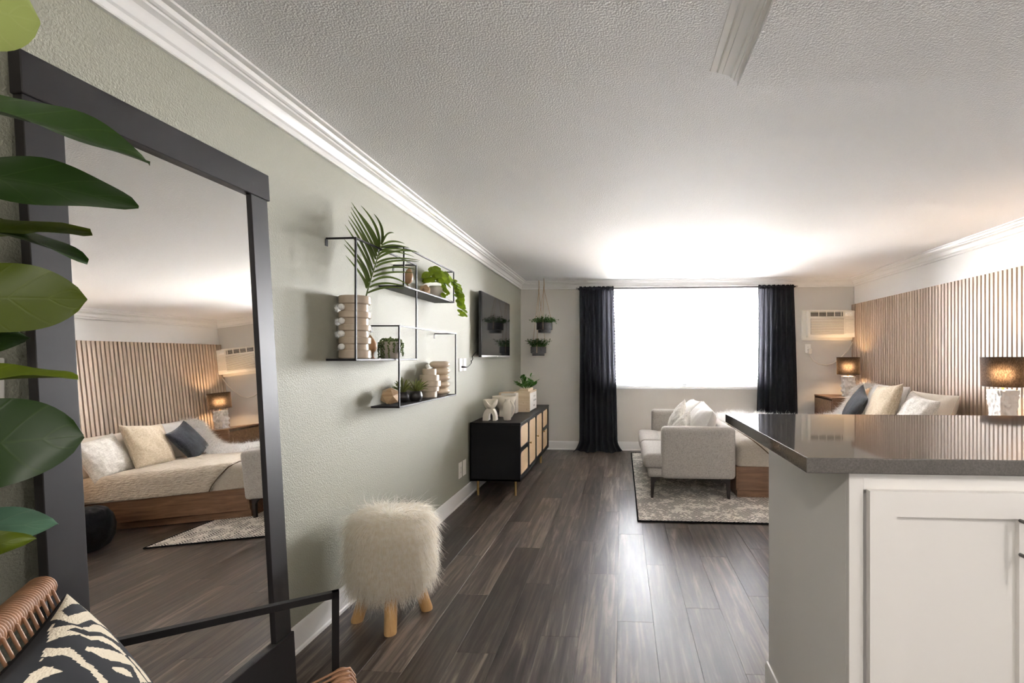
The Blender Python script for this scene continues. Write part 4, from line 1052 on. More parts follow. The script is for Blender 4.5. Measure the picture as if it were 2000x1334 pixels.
def pearls(label, loc, R_, h):
    r = thing('trailing_succulent', label, 'plant', loc)
    mk('pot', G().lathe([(0, 0), (R_ * 0.86, 0), (R_ * 0.9, 0.004), (R_, h * 0.95), (R_, h), (R_ * 0.9, h), (R_ * 0.88, h * 0.85), (0, h * 0.84)], n=36), 'potgrey', r, 40)
    mk('soil', G().lathe([(0, h * 0.845), (R_ * 0.89, h * 0.85)], n=24), 'soil', r)
    rn = random.Random(4); ic = bmesh.new(); bmesh.ops.create_icosphere(ic, subdivisions=1, radius=1); iv = [v.co.copy() for v in ic.verts]; ic.verts.index_update(); if_ = [[v.index for v in f.verts] for f in ic.faces]; ic.free()
    for k in range(15):
        a = 2 * PI * k / 15 + rn.uniform(-0.1, 0.1); L_ = rn.uniform(0.5, 1.05) * h
        g = G()
        for i in range(30):
            t = i / 29
            if t < 0.4: rr = R_ * (0.35 + 0.75 * t / 0.4); zz = h * 0.9 + 0.026 * math.sin(PI * t / 0.4)
            else: rr = R_ * (1.10 + 0.03 * math.sin(k)); zz = h * 0.9 - L_ * (t - 0.4) / 0.6
            zz = max(0.006, zz)
            p = Vector((rr * math.cos(a) + rn.uniform(-.005, .005), rr * math.sin(a) + rn.uniform(-.005, .005), zz + rn.uniform(-.003, .003)))
            if p.x + loc[0] < WX + 0.008: p.x = WX + 0.008 - loc[0]
            s_ = rn.uniform(0.0038, 0.0058); g.add([v * s_ + p for v in iv], if_)
        o = mk('strand', g, 'pearl', r, 180); o['kind'] = 'stuff'
    g = G()
    for i in range(60):
        a = rn.uniform(0, 2 * PI); q_ = rn.uniform(0, 0.7) * R_; p = Vector((q_ * math.cos(a), q_ * math.sin(a), h + rn.uniform(0.0, 0.03) * (1 - q_ / R_)))
        s_ = rn.uniform(0.004, 0.0065); g.add([v * s_ + p for v in iv], if_)
    o = mk('crown', g, 'pearl', r, 180); o['kind'] = 'stuff'
pearls('trailing string-of-beads succulent in grey pot on the upper left shelf', (-1.390, 2.845, S1), 0.062, 0.100)

def poly_deco(label, loc, R_, seed, rz):
    r_ = bpy.data.objects.new('faceted_wood_ball', None); COL.objects.link(r_)
    b = bmesh.new(); bmesh.ops.create_icosphere(b, subdivisions=1, radius=R_)
    rn = random.Random(seed)
    for v in b.verts: v.co = Vector((v.co.x, v.co.y, v.co.z * 0.92))
    b.transform(Matrix.Rotation(rz, 4, 'Z') @ Matrix.Rotation(0.36, 4, 'X'))
    mz = min(v.co.z for v in b.verts)
    for v in b.verts: v.co.z -= mz
    tag(r_, label, 'ornament', 'faceted wooden ornaments'); r_.location = loc
    b.verts.index_update()
    for f in b.faces:  # each facet a thin wooden tile on the ball
        c = f.calc_center_median(); n_ = f.normal
        vs = [v.co + (c - v.co) * 0.012 for v in f.verts]; k = len(vs)
        g = G().add(vs + [v - n_ * 0.003 for v in vs], [tuple(range(k)), tuple(range(2 * k - 1, k - 1, -1))] + [(i, k + i, k + (i + 1) % k, (i + 1) % k) for i in range(k)])
        mk('facet', g, 'facetwood', r_, 0)
    g = G().bm(b); g.v = [tuple(Vector(p) * 0.985 + Vector((0, 0, R_ * 0.0135))) for p in g.v]
    mk('core', g, 'facetwood', r_, 0)
poly_deco('faceted wooden ball at the near end of the lowest shelf', (-1.392, 2.845, S3), 0.062, 1, 0.4)

def air_plant(label, loc, R_, h, seed):
    r = thing('air_plant', label, 'plant', loc, 0, 'spiky plants in dark bowls')
    mk('pot', G().lathe([(0, 0), (R_ * 0.7, 0), (R_ * 0.95, h * 0.25), (R_, h * 0.5), (R_ * 0.86, h * 0.9), (R_ * 0.72, h), (R_ * 0.62, h), (R_ * 0.66, h * 0.85), (0, h * 0.8)], n=32), 'potblack', r, 40)
    rn = random.Random(seed)
    for k in range(26):
        a = rn.uniform(0, 2 * PI); e = rn.uniform(0.35, 1.35); L_ = rn.uniform(0.075, 0.115)
        d = Vector((math.cos(a) * math.cos(e), math.sin(a) * math.cos(e), math.sin(e)))
        p0 = Vector((d.x * 0.008, d.y * 0.008, h * 0.85)); p2 = p0 + d * L_ + Vector((0, 0, -0.012 * math.cos(e)))
        for p in (p2,):
            if p.x + loc[0] < WX + 0.012: p.x = WX + 0.012 - loc[0]
        p1 = p0.lerp(p2, 0.5) + Vector((0, 0, 0.012))
        mk('leaf', blade(p0, p1, p2, 0.0062, (-d.y, d.x, 0.7)), 'airplant', r, 180)
air_plant('spiky plant in dark bowl behind the front post of the lowest shelf', (-1.412, 3.055, S3), 0.042, 0.064, 2)
air_plant('spiky plant in dark bowl next to the stacked disc vase', (-1.362, 3.135, S3), 0.044, 0.066, 5)

dz = thing('disc_vase', 'tan stacked disc vase widest at its middle ring', 'vase', (-1.388, 3.43, S3))
prof = [(0, 0)]; a = 0.0
for R_, hh in ((0.052, 0.044), (0.066, 0.036), (0.079, 0.040), (0.067, 0.042), (0.048, 0.042)):
    prof += [(R_ - 0.002, a), (R_, a + 0.002), (R_, a + hh - 0.002), (R_ - 0.002, a + hh)]; a += hh
prof += [(0.040, a), (0.038, a - 0.03), (0, a - 0.035)]
mk('body', G().lathe(prof, n=48), 'ceramic2', dz, 40)
mk('bead', G().ball((-0.012, 0.0, 0.2225), 0.0155, 14, 10), 'bead', dz, 180)
mk('bead_stem', G().tube([(-0.012, 0, 0.165), (-0.012, 0, 0.21)], 0.006, 8), 'bead', dz, 180)
bz = thing('bubble_vase', 'cream bubble-ring vase at the far end of the lowest shelf', 'vase', (-1.390, 3.635, S3))
prof = [(0, 0), (0.05, 0)]
for k in range(5):
    for i in range(9):
        t = i / 8; prof.append((0.050 + 0.026 * math.sin(PI * t) ** 0.7, 0.004 + k * 0.051 + 0.051 * t))
prof += [(0.042, 0.257), (0.04, 0.22), (0, 0.215)]
mk('body', G().lathe(prof, n=48), 'ceramic', bz, 60)

bird('pear shaped wooden bird on the top shelf behind the palm leaves', (-1.40, 3.085, S2), 0.3, 0.15, 0.12)
poly_deco('small faceted wooden ball on the top shelf', (-1.385, 3.345, S2), 0.042, 2, 1.0)

pl = thing('trailing_pilea', 'bright round-leaf plant spilling from white pot on the top shelf', 'plant', (-1.385, 3.575, S2))
mk('pot', G().lathe([(0, 0), (0.035, 0), (0.055, 0.014), (0.070, 0.045), (0.068, 0.075), (0.058, 0.092), (0.052, 0.092), (0.056, 0.07), (0, 0.065)], n=40), 'potwhite', pl, 60)
mk('soil', G().lathe([(0, 0.078), (0.055, 0.080)], n=20), 'soil', pl)
rn = random.Random(21); proto = None
b = G(); nn_ = 14
for ring_, rr in ((0, 0.0), (1, 0.55), (2, 1.0)):
    pass
vs = [(0, 0, -0.12)] + [(0.55 * math.cos(2 * PI * i / nn_), 0.55 * math.sin(2 * PI * i / nn_), -0.05) for i in range(nn_)] + [(math.cos(2 * PI * i / nn_), math.sin(2 * PI * i / nn_), 0.02 + 0.05 * math.sin(4 * PI * i / nn_)) for i in range(nn_)]
fs = [(0, 1 + i, 1 + (i + 1) % nn_) for i in range(nn_)] + [(1 + i, 1 + nn_ + i, 1 + nn_ + (i + 1) % nn_, 1 + (i + 1) % nn_) for i in range(nn_)]
b.add(vs, fs)
def pleaf(p, nrm, s_, crown):
    global proto
    nrm = Vector(nrm).normalized(); x = nrm.orthogonal().normalized(); y = nrm.cross(x)
    if p.x - 1.385 < WX + 0.02: p.x = WX + 0.02 + 1.385
    m4 = basis(x * s_, y * s_, nrm * s_, p)
    if proto is None:
        proto = mk('leaf', b, 'pilea', pl, 180); proto.matrix_basis = m4; return
    inst(proto, pl, m4)
for k in range(70):
    a = rn.uniform(0, 2 * PI); q_ = 0.105 * math.sqrt(rn.random())
    p = Vector((q_ * math.cos(a), q_ * math.sin(a) * 1.25, 0.10 + rn.uniform(0.02, 0.13) * (1 - (q_ / 0.13) ** 2) + 0.01))
    pleaf(p, (0.9 * math.cos(a) * q_ / 0.1 + 0.35, 0.9 * math.sin(a) * q_ / 0.1 - 0.45, 0.7 + rn.uniform(-0.3, 0.3)), rn.uniform(0.020, 0.031), 1)
for vine in range(4):
    pts = []
    a0 = rn.uniform(-0.3, 0.5)
    for i in range(13):
        t = i / 12
        p = Vector((0.03 + 0.07 * min(1, t * 3) + rn.uniform(-.008, .008), 0.03 + 0.13 * min(1, t * 2.2) + 0.08 * t + vine * 0.024 - 0.03 + rn.uniform(-.012, .012), 0.12 + 0.03 * math.sin(PI * min(1, t * 2.5)) - 0.27 * max(0, t - 0.25) * (1.1 if vine > 1 else 0.75)))
        pts.append(p)
        if i > 2: pleaf(p + Vector((rn.uniform(-.015, .02), rn.uniform(-.025, .02), rn.uniform(-.015, .01))), (0.6 + rn.uniform(-.3, .3), -0.6 + rn.uniform(-.4, .4), 0.55 + rn.uniform(-.3, .3)), rn.uniform(0.019, 0.029), 0)
    mk('vine', G().tube(pts, 0.0016, 5), 'greenstem', pl, 180)
for k in range(8):
    t = rn.random(); p = Vector((0.065 + rn.uniform(-.01, .02), -0.02 + rn.uniform(-.03, .05), 0.09 - 0.09 * t)); pleaf(p, (0.8, -0.5, 0.4), rn.uniform(0.016, 0.024), 0)

# ================================================================== THINGS ON THE SIDEBOARD
CT = 0.7125
an = thing('arch_bowl', 'cream clay bowl with scooped rim on an arched foot', 'ornament', (-1.315, 4.79, CT), 0.0)
g = G()
prof = []
for i in range(11):
    t = i / 10; prof.append((0.074 * math.sin(t * PI / 2), 0.104 + 0.100 * (1 - math.cos(t * PI / 2))))
prof += [(0.072, 0.206), (0.060, 0.206)]
for i in range(9):
    t = 1 - i / 8; prof.append((0.058 * math.sin(t * PI / 2), 0.122 + 0.083 * (1 - math.cos(t * PI / 2))))
NB = 48
for r_, z_ in prof:
    for j in range(NB):
        a = 2 * PI * j / NB
        dip = 0.050 * max(0.0, math.cos(a + PI / 2 - 0.3)) ** 6
        zz = z_ - (dip if z_ > 0.17 else dip * max(0, (z_ - 0.12) / 0.05) * 0.8)
        g.v.append((r_ * math.cos(a), r_ * math.sin(a), zz))
k = len(prof); g.f = [(i * NB + j, i * NB + (j + 1) % NB, (i + 1) * NB + (j + 1) % NB, (i + 1) * NB + j) for i in range(k - 1) for j in range(NB)]
mk('bowl', g, 'matteclay', an, 180)
# arched foot: outer dome with a tunnel through it
n = 14; outer = [(0.066 * math.cos(PI * i / n) , 0.125 * math.sin(PI * i / n) ** 0.75) for i in range(n + 1)]
inner = [(0.024 * math.cos(PI * i / n), 0.075 * math.sin(PI * i / n) ** 0.6) for i in range(n + 1)]
g = G(); d_ = 0.045
for y in (-d_, d_):
    g.v += [(x * (1.0), y * (0.78 + 0.22 * (1 - z / 0.125)), z) for x, z in outer] + [(x + 0.012, y * (0.78 + 0.22 * (1 - z / 0.125)), z) for x, z in inner]
N = n + 1
for i in range(n):
    g.f += [(i, i + 1, N + i + 1, N + i), (2 * N + i + 1, 2 * N + i, 3 * N + i, 3 * N + i + 1), (i + 1, i, 2 * N + i, 2 * N + i + 1), (N + i, N + i + 1, 3 * N + i + 1, 3 * N + i)]
g.f += [(0, N, 3 * N, 2 * N), (n, 2 * N + n, 3 * N + n, N + n)]
mk('foot', g, 'matteclay', an, 50)
fb = thing('footed_bowl', 'wide cream footed bowl behind the arched ornament', 'bowl', (-1.255, 5.115, CT))
mk('body', G().lathe([(0, 0), (0.060, 0), (0.062, 0.006), (0.052, 0.05), (0.050, 0.075), (0.075, 0.095), (0.105, 0.135), (0.122, 0.185), (0.126, 0.215), (0.120, 0.216), (0.112, 0.18), (0.09, 0.135), (0.05, 0.105), (0, 0.10)], n=48), 'matteclay', fb, 60)
lv_ = thing('loop_vase', 'slim cream vase with a loop handle at the sideboard corner', 'vase', (-1.145, 4.80, CT))
mk('body', G().lathe([(0, 0), (0.030, 0), (0.036, 0.006), (0.042, 0.05), (0.043, 0.11), (0.041, 0.155), (0.030, 0.178), (0.024, 0.183), (0.024, 0.205), (0.026, 0.212), (0.021, 0.212), (0.019, 0.18), (0, 0.17)], n=36), 'matteclay', lv_, 60)
hp = [(0.0 + 0.032 + 0.034 * math.sin(PI * i / 14), 0.012, 0.03 + 0.16 * i / 14) for i in range(15)]
mk('handle', G().tube(hp, 0.0105, 10), 'matteclay', lv_, 180)
wbx = thing('white_box', 'upright white box with pale wood lid strip on the sideboard', 'box', (-1.27, 5.43, CT))
mk('body', G().box(-0.085, 0.085, -0.055, 0.075, 0.0, 0.225, 0.003, 1), 'potwhite', wbx)
mk('lid_strip', G().box(-0.088, 0.062, -0.0565, 0.077, 0.225, 0.236, 0.002, 1), 'pine', wbx)
mk('back_strip', G().box(-0.110, -0.086, -0.05, 0.075, 0.0, 0.232, 0.002, 1), 'pine', wbx)
kx = thing('wooden_crate', 'pale pine crate with white lettered side holding a green plant', 'crate', (-1.13, 5.72, CT))
mk('panel', G().box(-0.10, 0.076, -0.205, -0.193, 0.0, 0.150, 0.001, 1), 'pine', kx)
mk('panel', G().box(-0.10, 0.076, -0.205, -0.193, 0.152, 0.236, 0.001, 1), 'pine', kx)
mk('panel', G().box(-0.10, 0.076, 0.215, 0.227, 0.0, 0.236, 0.001, 1), 'pine', kx)
mk('panel', G().box(-0.10, -0.088, -0.193, 0.215, 0.0, 0.236, 0.001, 1), 'pine', kx)
mk('panel', G().box(0.064, 0.076, -0.193, 0.215, 0.215, 0.236, 0.001, 1), 'pine', kx)
wf = mk('white_panel', G().box(0.064, 0.0765, -0.193, 0.215, 0.012, 0.214, 0.001, 1), 'bead', kx)
mk('base', G().box(-0.088, 0.07, -0.193, 0.215, 0.0, 0.012), 'darkplastic', kx)
for (y, z) in ((-0.0, 0.105), (0.04, 0.03)):
    mk('knot', G().tube([(y + 0.0, -0.2052, z), (y + 0.0, -0.2058, z)], 0.004, 10), 'mango', kx)
rn = random.Random(5)
for row, (z, n_) in enumerate(((0.165, 3), (0.115, 4), (0.055, 2))):   # lettering on the white side, only blurred strokes are readable
    for i in range(n_):
        y = 0.03 + i * 0.045
        mk('lettering', G().box(0.0764, 0.0769, y, y + 0.008, z - 0.012, z + 0.012).box(0.0764, 0.0769, y, y + 0.026, z - 0.003, z + 0.003), 'dark' if row else 'potgrey', wf, 0)
mk('tray', G().box(-0.060, 0.045, -0.14, 0.16, 0.19, 0.262, 0.004, 1), 'pine', kx)
jd = thing('leafy_plant', 'bushy green plant growing out of the pine crate', 'plant', (-1.137, 5.73, CT + 0.262))
proto = None; lb, luv = leaf_mesh((0, 0, 0), (0.06, 0, 0), 0.043, (0, 0, 1), 0.1, 0.2, 0.0, 0.35, 7, 5)
for k in range(20):
    a = rn.uniform(0, 2 * PI); e = rn.uniform(0.25, 1.3); L_ = rn.uniform(0.09, 0.165)
    d = Vector((math.cos(a) * math.cos(e) * 0.75, math.sin(a) * math.cos(e) * 1.35, math.sin(e)))
    pts = [Vector((d.x * 0.02, d.y * 0.05, -0.01)) + d * (L_ * t / 5) for t in range(6)]
    mk('stem', G().tube(pts, 0.0022, 5), 'greenstem', jd, 180)
    for i in range(2, 6):
        for sgn in (-1, 1):
            dd = (d * 0.5 + Vector((rn.uniform(-1, 1), rn.uniform(-1, 1), rn.uniform(-0.1, 0.8)))).normalized()
            nz = Vector((0, 0, 1)); y_ = nz.cross(dd).normalized(); z_ = dd.cross(y_)
            s_ = rn.uniform(0.7, 1.1); m4 = basis(dd * s_, y_ * s_, z_ * s_, pts[i])
            if proto is None:
                proto = mk('leaf', lb, 'jade', jd, 180, luv); proto.matrix_basis = m4
            else: inst(proto, jd, m4)

# ================================================================== HANGING PLANTERS
def planter(label, x, y, zb, R_, h, hook, seed, spread):
    r = thing('hanging_planter', label, 'planter', (x, y, zb), 0, 'hanging planters in the corner')
    mk('pot', G().lathe([(0, 0), (R_ * 0.78, 0), (R_ * 0.80, h * 0.28), (R_ * 0.98, h * 0.30), (R_, h * 0.34), (R_, h), (R_ * 0.93, h), (R_ * 0.91, h * 0.8), (0, h * 0.78)], n=40), 'potcharcoal', r, 40)
    top = Vector((hook[0] - x, hook[1] - y, hook[2] - zb))
    knot = top + Vector((0, 0, -0.16))
    for k in range(3):
        a = 2 * PI * k / 3 + 0.5
        mk('cord', G().tube([(R_ * 1.02 * math.cos(a), R_ * 1.02 * math.sin(a), h * 0.30), (R_ * 1.02 * math.cos(a), R_ * 1.02 * math.sin(a), h), knot], 0.0032, 6), 'rope', r, 180)
    mk('loop', G().tube([knot + Vector((0, 0, -0.03)), knot, knot + Vector((0.004, 0, 0.05)), top + Vector((0, 0, -0.02))], [0.006, 0.008, 0.0055, 0.0045], 8), 'rope', r, 180)
    mk('hook', G().tube([top + Vector((0, 0, -0.04)), top + Vector((0.008, 0, -0.028)), top + Vector((0, 0, -0.018)), top], 0.003, 8), 'whiteplastic', r, 180)
    rn = random.Random(seed); g = G(); lf, _ = leaf_mesh((0, 0, 0), (0.030, 0, 0), 0.018, (0, 0, 1), 0.1, 0.2, 0.0, 0.35, 4, 3)
    for k in range(130):
        a = rn.uniform(0, 2 * PI); q_ = math.sqrt(rn.random()); L_ = rn.uniform(0.7, 1.25) * h * 0.95
        p = Vector((q_ * R_ * 0.75 * math.cos(a), q_ * R_ * 0.75 * math.sin(a), h * 0.80))
        d = Vector((math.cos(a) * q_ * 0.45, math.sin(a) * q_ * 0.45, 1.0))
        for i in range(9):
            p = p + d * (L_ / 9); d = (d + Vector((math.cos(a) * 0.1 * q_, math.sin(a) * 0.1 * q_, -0.11 * q_ * spread)))
            dd = Vector((rn.uniform(-1, 1), rn.uniform(-1, 1), rn.uniform(-.4, .9))).normalized(); y_ = Vector((0, 0, 1)).cross(dd).normalized(); z_ = dd.cross(y_)
            m4 = basis(dd, y_, z_, p); g.add([m4 @ Vector(v) for v in lf.v], lf.f)
    o = mk('foliage', g, 'herb', r, 180); o['kind'] = 'stuff'
planter('upper charcoal hanging planter with spilling green herb', -1.052, 6.55, 1.674, 0.108, 0.135, (-1.065, 6.58, 2.44), 1, 1.5)
planter('lower charcoal hanging planter with short green herb', -1.17, 6.75, 1.362, 0.108, 0.125, (-1.165, 6.76, 2.44), 2, 0.5)

# ================================================================== BEDSIDE
def nightstand(label, y0, y1):
    r = thing('nightstand', label, 'nightstand', (2.93, (y0 + y1) / 2, 0), 0, 'walnut nightstands')
    x0, x1 = 2.665, 3.195
    wpart('top', G().box(x0, x1, y0, y1, 0.806, 0.828, 0.002, 1), 'walnut', r)
    wpart('side', G().box(x0 + 0.004, x1, y0, y0 + 0.02, 0.0, 0.806), 'walnut', r)
    wpart('side', G().box(x0 + 0.004, x1, y1 - 0.02, y1, 0.0, 0.806), 'walnut', r)
    wpart('back', G().box(x1 - 0.02, x1, y0 + 0.02, y1 - 0.02, 0.02, 0.806), 'walnut', r)
    for z0, z1 in ((0.575, 0.785), (0.35, 0.56), (0.125, 0.335)):
        wpart('drawer', G().box(x0, x0 + 0.4, y0 + 0.022, y1 - 0.022, z0, z1, 0.0015, 1), 'walnut', r)
    wpart('plinth', G().box(x0 + 0.03, x1, y0 + 0.02, y1 - 0.02, 0.0, 0.11), 'walnut', r)
nightstand('walnut nightstand beside the window end of the bed', 6.36, 6.94)
nightstand('walnut nightstand at the kitchen side of the bed', 3.70, 4.28)
def lamp(label, x, y, z0, seed, power):
    r = thing('table_lamp', label, 'lamp', (x, y, z0), 0, 'plaster bedside lamps')
    b = bmesh.new(); bmesh.ops.create_cube(b, size=1)
    bmesh.ops.subdivide_edges(b, edges=list(b.edges), cuts=26, use_grid_fill=True)
    for v in b.verts:
        p = v.co.copy(); h = p.z + 0.5
        w = 0.064 + 0.004 * math.cos(h * 7 + seed) + 0.004 * (h > 0.88)
        q_ = Vector((p.x * 2 * w, p.y * 2 * w, h * 0.262))
        d = -abs(noise.noise(q_ * 15 + Vector((seed, 0, 0)))) * 0.030 - abs(noise.noise(q_ * 34 + Vector((0, seed, 0)))) * 0.014 + noise.noise(q_ * 80) * 0.004 + 0.008
        dr = Vector((p.x, p.y, 0))
        if dr.length > 0 and max(abs(p.x), abs(p.y)) > 0.49: q_ += dr.normalized() * d
        v.co = q_
    for v in b.verts: v.co.z = max(v.co.z, 0)
    mk('base', G().bm(b), 'plaster', r, 40)
    mk('neck', G().tube([(0, 0, 0.262), (0, 0, 0.33)], 0.010, 12), 'brass', r)
    mk('bulb', G().ball((0, 0, 0.385), (0.03, 0.03, 0.042), 16, 12), emit('bulb_glow_%d' % seed, (1.0, 0.60, 0.28), 12.0), r, 180)
    R0, R1, za, zb = 0.135, 0.139, 0.288, 0.513
    n = 56; g = G()
    for rr, z in ((R0, za), (R1, zb)): g.v += [(rr * math.cos(2 * PI * j / n), rr * math.sin(2 * PI * j / n), z) for j in range(n)]
    g.f = [(j, (j + 1) % n, n + (j + 1) % n, n + j) for j in range(n)]
    sh = mk('shade', g, 'shade', r, 180)
    for rr, z in ((R0, za), (R1, zb)): mk('rim', G().tube([(rr * math.cos(2 * PI * j / n), rr * math.sin(2 * PI * j / n), z) for j in range(n + 1)], 0.002, 6, False), 'blackmetal', sh, 180)
    mk('spider', G().bar((-R0 + 0.003, 0, zb - 0.02), (R0 - 0.003, 0, zb - 0.02), 0.003).bar((0, -R0 + 0.003, zb - 0.02), (0, R0 - 0.003, zb - 0.02), 0.003).tube([(0, 0, 0.33), (0, 0, zb - 0.02)], 0.003, 8), 'brass', r)
    ld = bpy.data.lights.new('bulb_light', 'POINT'); ld.energy = power; ld.color = (1.0, 0.68, 0.41); ld.shadow_soft_size = 0.045
    lo = bpy.data.objects.new('bulb_light', ld); COL.objects.link(lo); lo.parent = r; lo.location = (0, 0, 0.385)
    return r
LAMP_W = 8.0
lamp('bedside lamp with rough white base near the air conditioner', 2.975, 6.62, 0.8285, 3, LAMP_W)
lamp('bedside lamp with rough white base nearest the kitchen', 2.935, 3.955, 0.8285, 7, LAMP_W)

def pillow(label, y, x, zc, w, h, lean, seed, mat='cream_linen', roll=0, name='bed_pillow', t=0.19, wr=0.012, ns=6, group='sleeping pillows'):
    return place_cushion(name, label, 'pillow', (x, y, zc), 180, lean, roll, (w, h), mat, seed, group, t, wr, ns, pinch=0.05)
pillow('white sleeping pillow against the slats at the kitchen side', 5.02, 3.00, 0.760, 0.72, 0.48, 20, 1.3, 'cream_linen', t=0.27)
pillow('white sleeping pillow against the slats behind the charcoal cushion', 5.78, 3.00, 0.785, 0.72, 0.50, 18, 4.3, 'white_linen', t=0.25)
place_cushion('throw_pillow', 'pale grey crinkled throw pillow on the bed', 'pillow', (2.80, 4.86, 0.755), 180, 22, 8, 0.47, 'greyknit', 2.0, 'bed throw pillows', 0.19, 0.012, 13)
place_cushion('throw_pillow', 'large oatmeal linen throw pillow on the bed', 'pillow', (2.72, 5.29, 0.800), 174, 20, -6, 0.54, 'oatmeal', 5.0, 'bed throw pillows', 0.19, 0.010, 8)
place_cushion('throw_pillow', 'charcoal knitted throw pillow on the bed', 'pillow', (2.64, 5.72, 0.765), 168, 26, 18, 0.46, 'charcoal', 9.0, 'bed throw pillows', 0.15, 0.004, 10)

# fur throw over the far pillow and along the far side of the bed
ft = thing('fur_throw', 'long white faux fur throw over the bed and far pillow', 'throw', (2.2, 5.9, 0.6))
spine = [(3.06, 0.975), (2.96, 1.0), (2.88, 0.96), (2.80, 0.84), (2.72, 0.72), (2.60, 0.62), (2.42, 0.585), (2.1, 0.575), (1.8, 0.585), (1.5, 0.635), (1.25, 0.615), (1.14, 0.585)]
def thr(u, v):
    k = u * (len(spine) - 1); i = min(int(k), len(spine) - 2); f = k - i
    x = spine[i][0] * (1 - f) + spine[i + 1][0] * f; z = spine[i][1] * (1 - f) + spine[i + 1][1] * f
    y0 = 5.98 - 0.42 * min(1, max(0, (u - 0.35) / 0.3)) + 0.05 * math.sin(u * 14)
    y1 = 6.215
    y = y0 + (y1 - y0) * v
    edge = (1 - abs(2 * v - 1) ** 4)
    zz = z + 0.02 + 0.03 * noise.noise(Vector((x * 5, y * 5, 3))) - (1 - edge) * 0.03
    return (x, y, zz)
fc = wpart('hide', G().grid(thr, 60, 16), 'fur_white', ft, 180)
fc.data.flip_normals()
rt, nm = sample_mesh(fc, 24000); 
if nm[:, 2].mean() < 0: nm = -nm
fur('fur', rt, nm, 0.065, 'fur_white', ft, 0.0016, 1.5, 0.5, 4, comb=NP.standard_normal((24000, 3)) * 0.15 + np.array([-0.4, -0.1, 0]))

po = thing('knit_pouf', 'round black knitted pouf beside the bed', 'pouf', (2.22, 4.08, 0.0))
g = G()
NPF = 64
prof = [(0.0, 0.0), (0.15, 0.0), (0.20, 0.03), (0.235, 0.10), (0.245, 0.19), (0.235, 0.28), (0.20, 0.345), (0.14, 0.375), (0.0, 0.38)]
pr2 = []
for i in range(len(prof) - 1):
    for k in range(5): t = k / 5; pr2.append((prof[i][0] * (1 - t) + prof[i + 1][0] * t, prof[i][1] * (1 - t) + prof[i + 1][1] * t))
pr2.append(prof[-1])
g.lathe(pr2, n=NPF)
g.v = [tuple(Vector(p) * (1 + 0.02 * math.sin(12 * math.atan2(p[1], p[0]) + 30 * p[2])) if p[2] > 0.01 else p) for p in g.v]
mk('cover', g, 'pouf', po, 180)
mk('gather', G().tube([(0, 0, 0.378), (0, 0, 0.392)], [0.03, 0.02], 16), 'pouf', po, 180)

# sofa throw pillows
place_cushion('back_cushion', 'large pale linen back cushion at the near end of the sofa', 'cushion', (0.80, 5.07, 0.625), 180, 20, 4, (0.62, 0.46), 'white_linen', 21.0, 'sofa back cushions', 0.27, 0.014, 6, pinch=0.06)
place_cushion('back_cushion', 'large pale linen back cushion at the far end of the sofa', 'cushion', (0.80, 5.73, 0.625), 180, 20, -3, (0.62, 0.46), 'white_linen', 27.0, 'sofa back cushions', 0.27, 0.014, 6, pinch=0.06)
place_cushion('sofa_cushion', 'white cable knit cushion standing at the far end of the sofa', 'cushion', (0.60, 5.44, 0.625), 186, 22, 40, 0.38, 'greyknit', 12.0, 'knit sofa cushions', 0.14, 0.010, 16)
place_cushion('sofa_cushion', 'white cable knit cushion slumped at the near end of the sofa', 'cushion', (0.585, 5.02, 0.590), 190, 30, 40, 0.34, 'greyknit', 17.0, 'knit sofa cushions', 0.14, 0.010, 16)

# ================================================================== NEAR PLANT AND CHAIR CUSHION
fg = thing('fiddle_leaf_fig', 'tall potted fig tree with broad green leaves beside the mirror', 'plant', (-1.29, 0.72, 0))
mk('pot', G().lathe([(0, 0), (0.12, 0), (0.135, 0.02), (0.155, 0.28), (0.155, 0.30), (0.143, 0.30), (0.14, 0.26), (0, 0.25)], n=40), 'potcharcoal', fg, 40)
mk('soil', G().lathe([(0, 0.262), (0.141, 0.265)], n=24), 'soil', fg)
mk('trunk', G().tube([(0, 0, 0.25), (0.012, 0.01, 0.7), (-0.008, 0.0, 1.2), (0.01, 0.012, 1.7), (0.0, 0.0, 2.1)], [0.016, 0.014, 0.012, 0.009, 0.005], 10), 'stem', fg, 180)
FIG = [  # base height, tip (room), width, normal, droop, fold, material
    (1.96, (-1.135, 0.880, 1.985), 0.24, (0.75, -0.55, 0.30), -0.05, 0.12, 'fig_new'),
    (1.80, (-1.017, 0.987, 1.757), 0.185, (0.30, -0.46, 0.82), 0.0, 0.30, 'fig_dark'),
    (1.665, (-0.991, 0.938, 1.648), 0.185, (0.42, -0.50, 0.72), 0.0, 0.10, 'fig_dark'),
    (1.60, (-1.096, 0.932, 1.536), 0.120, (0.15, -0.35, 0.90), 0.0, 0.25, 'fig_dark'),
    (1.43, (-1.065, 0.904, 1.455), 0.165, (0.70, -0.60, 0.36), 0.0, 0.05, 'fig'),
    (1.36, (-1.177, 0.896, 1.378), 0.090, (0.50, -0.60, 0.50), 0.0, 0.10, 'fig_dark'),
    (1.265, (-1.060, 0.884, 1.300), 0.110, (0.05, -0.28, 0.95), 0.0, 0.30, 'fig'),
    (1.165, (-1.017, 0.857, 1.192), 0.190, (0.72, -0.60, 0.36), 0.0, 0.05, 'fig_dark'),
    (1.035, (-1.098, 0.881, 1.015), 0.085, (0.45, -0.5, 0.72), 0.0, 0.10, 'fig_teal'),
    (0.99, (-1.085, 0.835, 1.003), 0.062, (0.60, -0.6, 0.5), 0.0, 0.05, 'fig'),
]
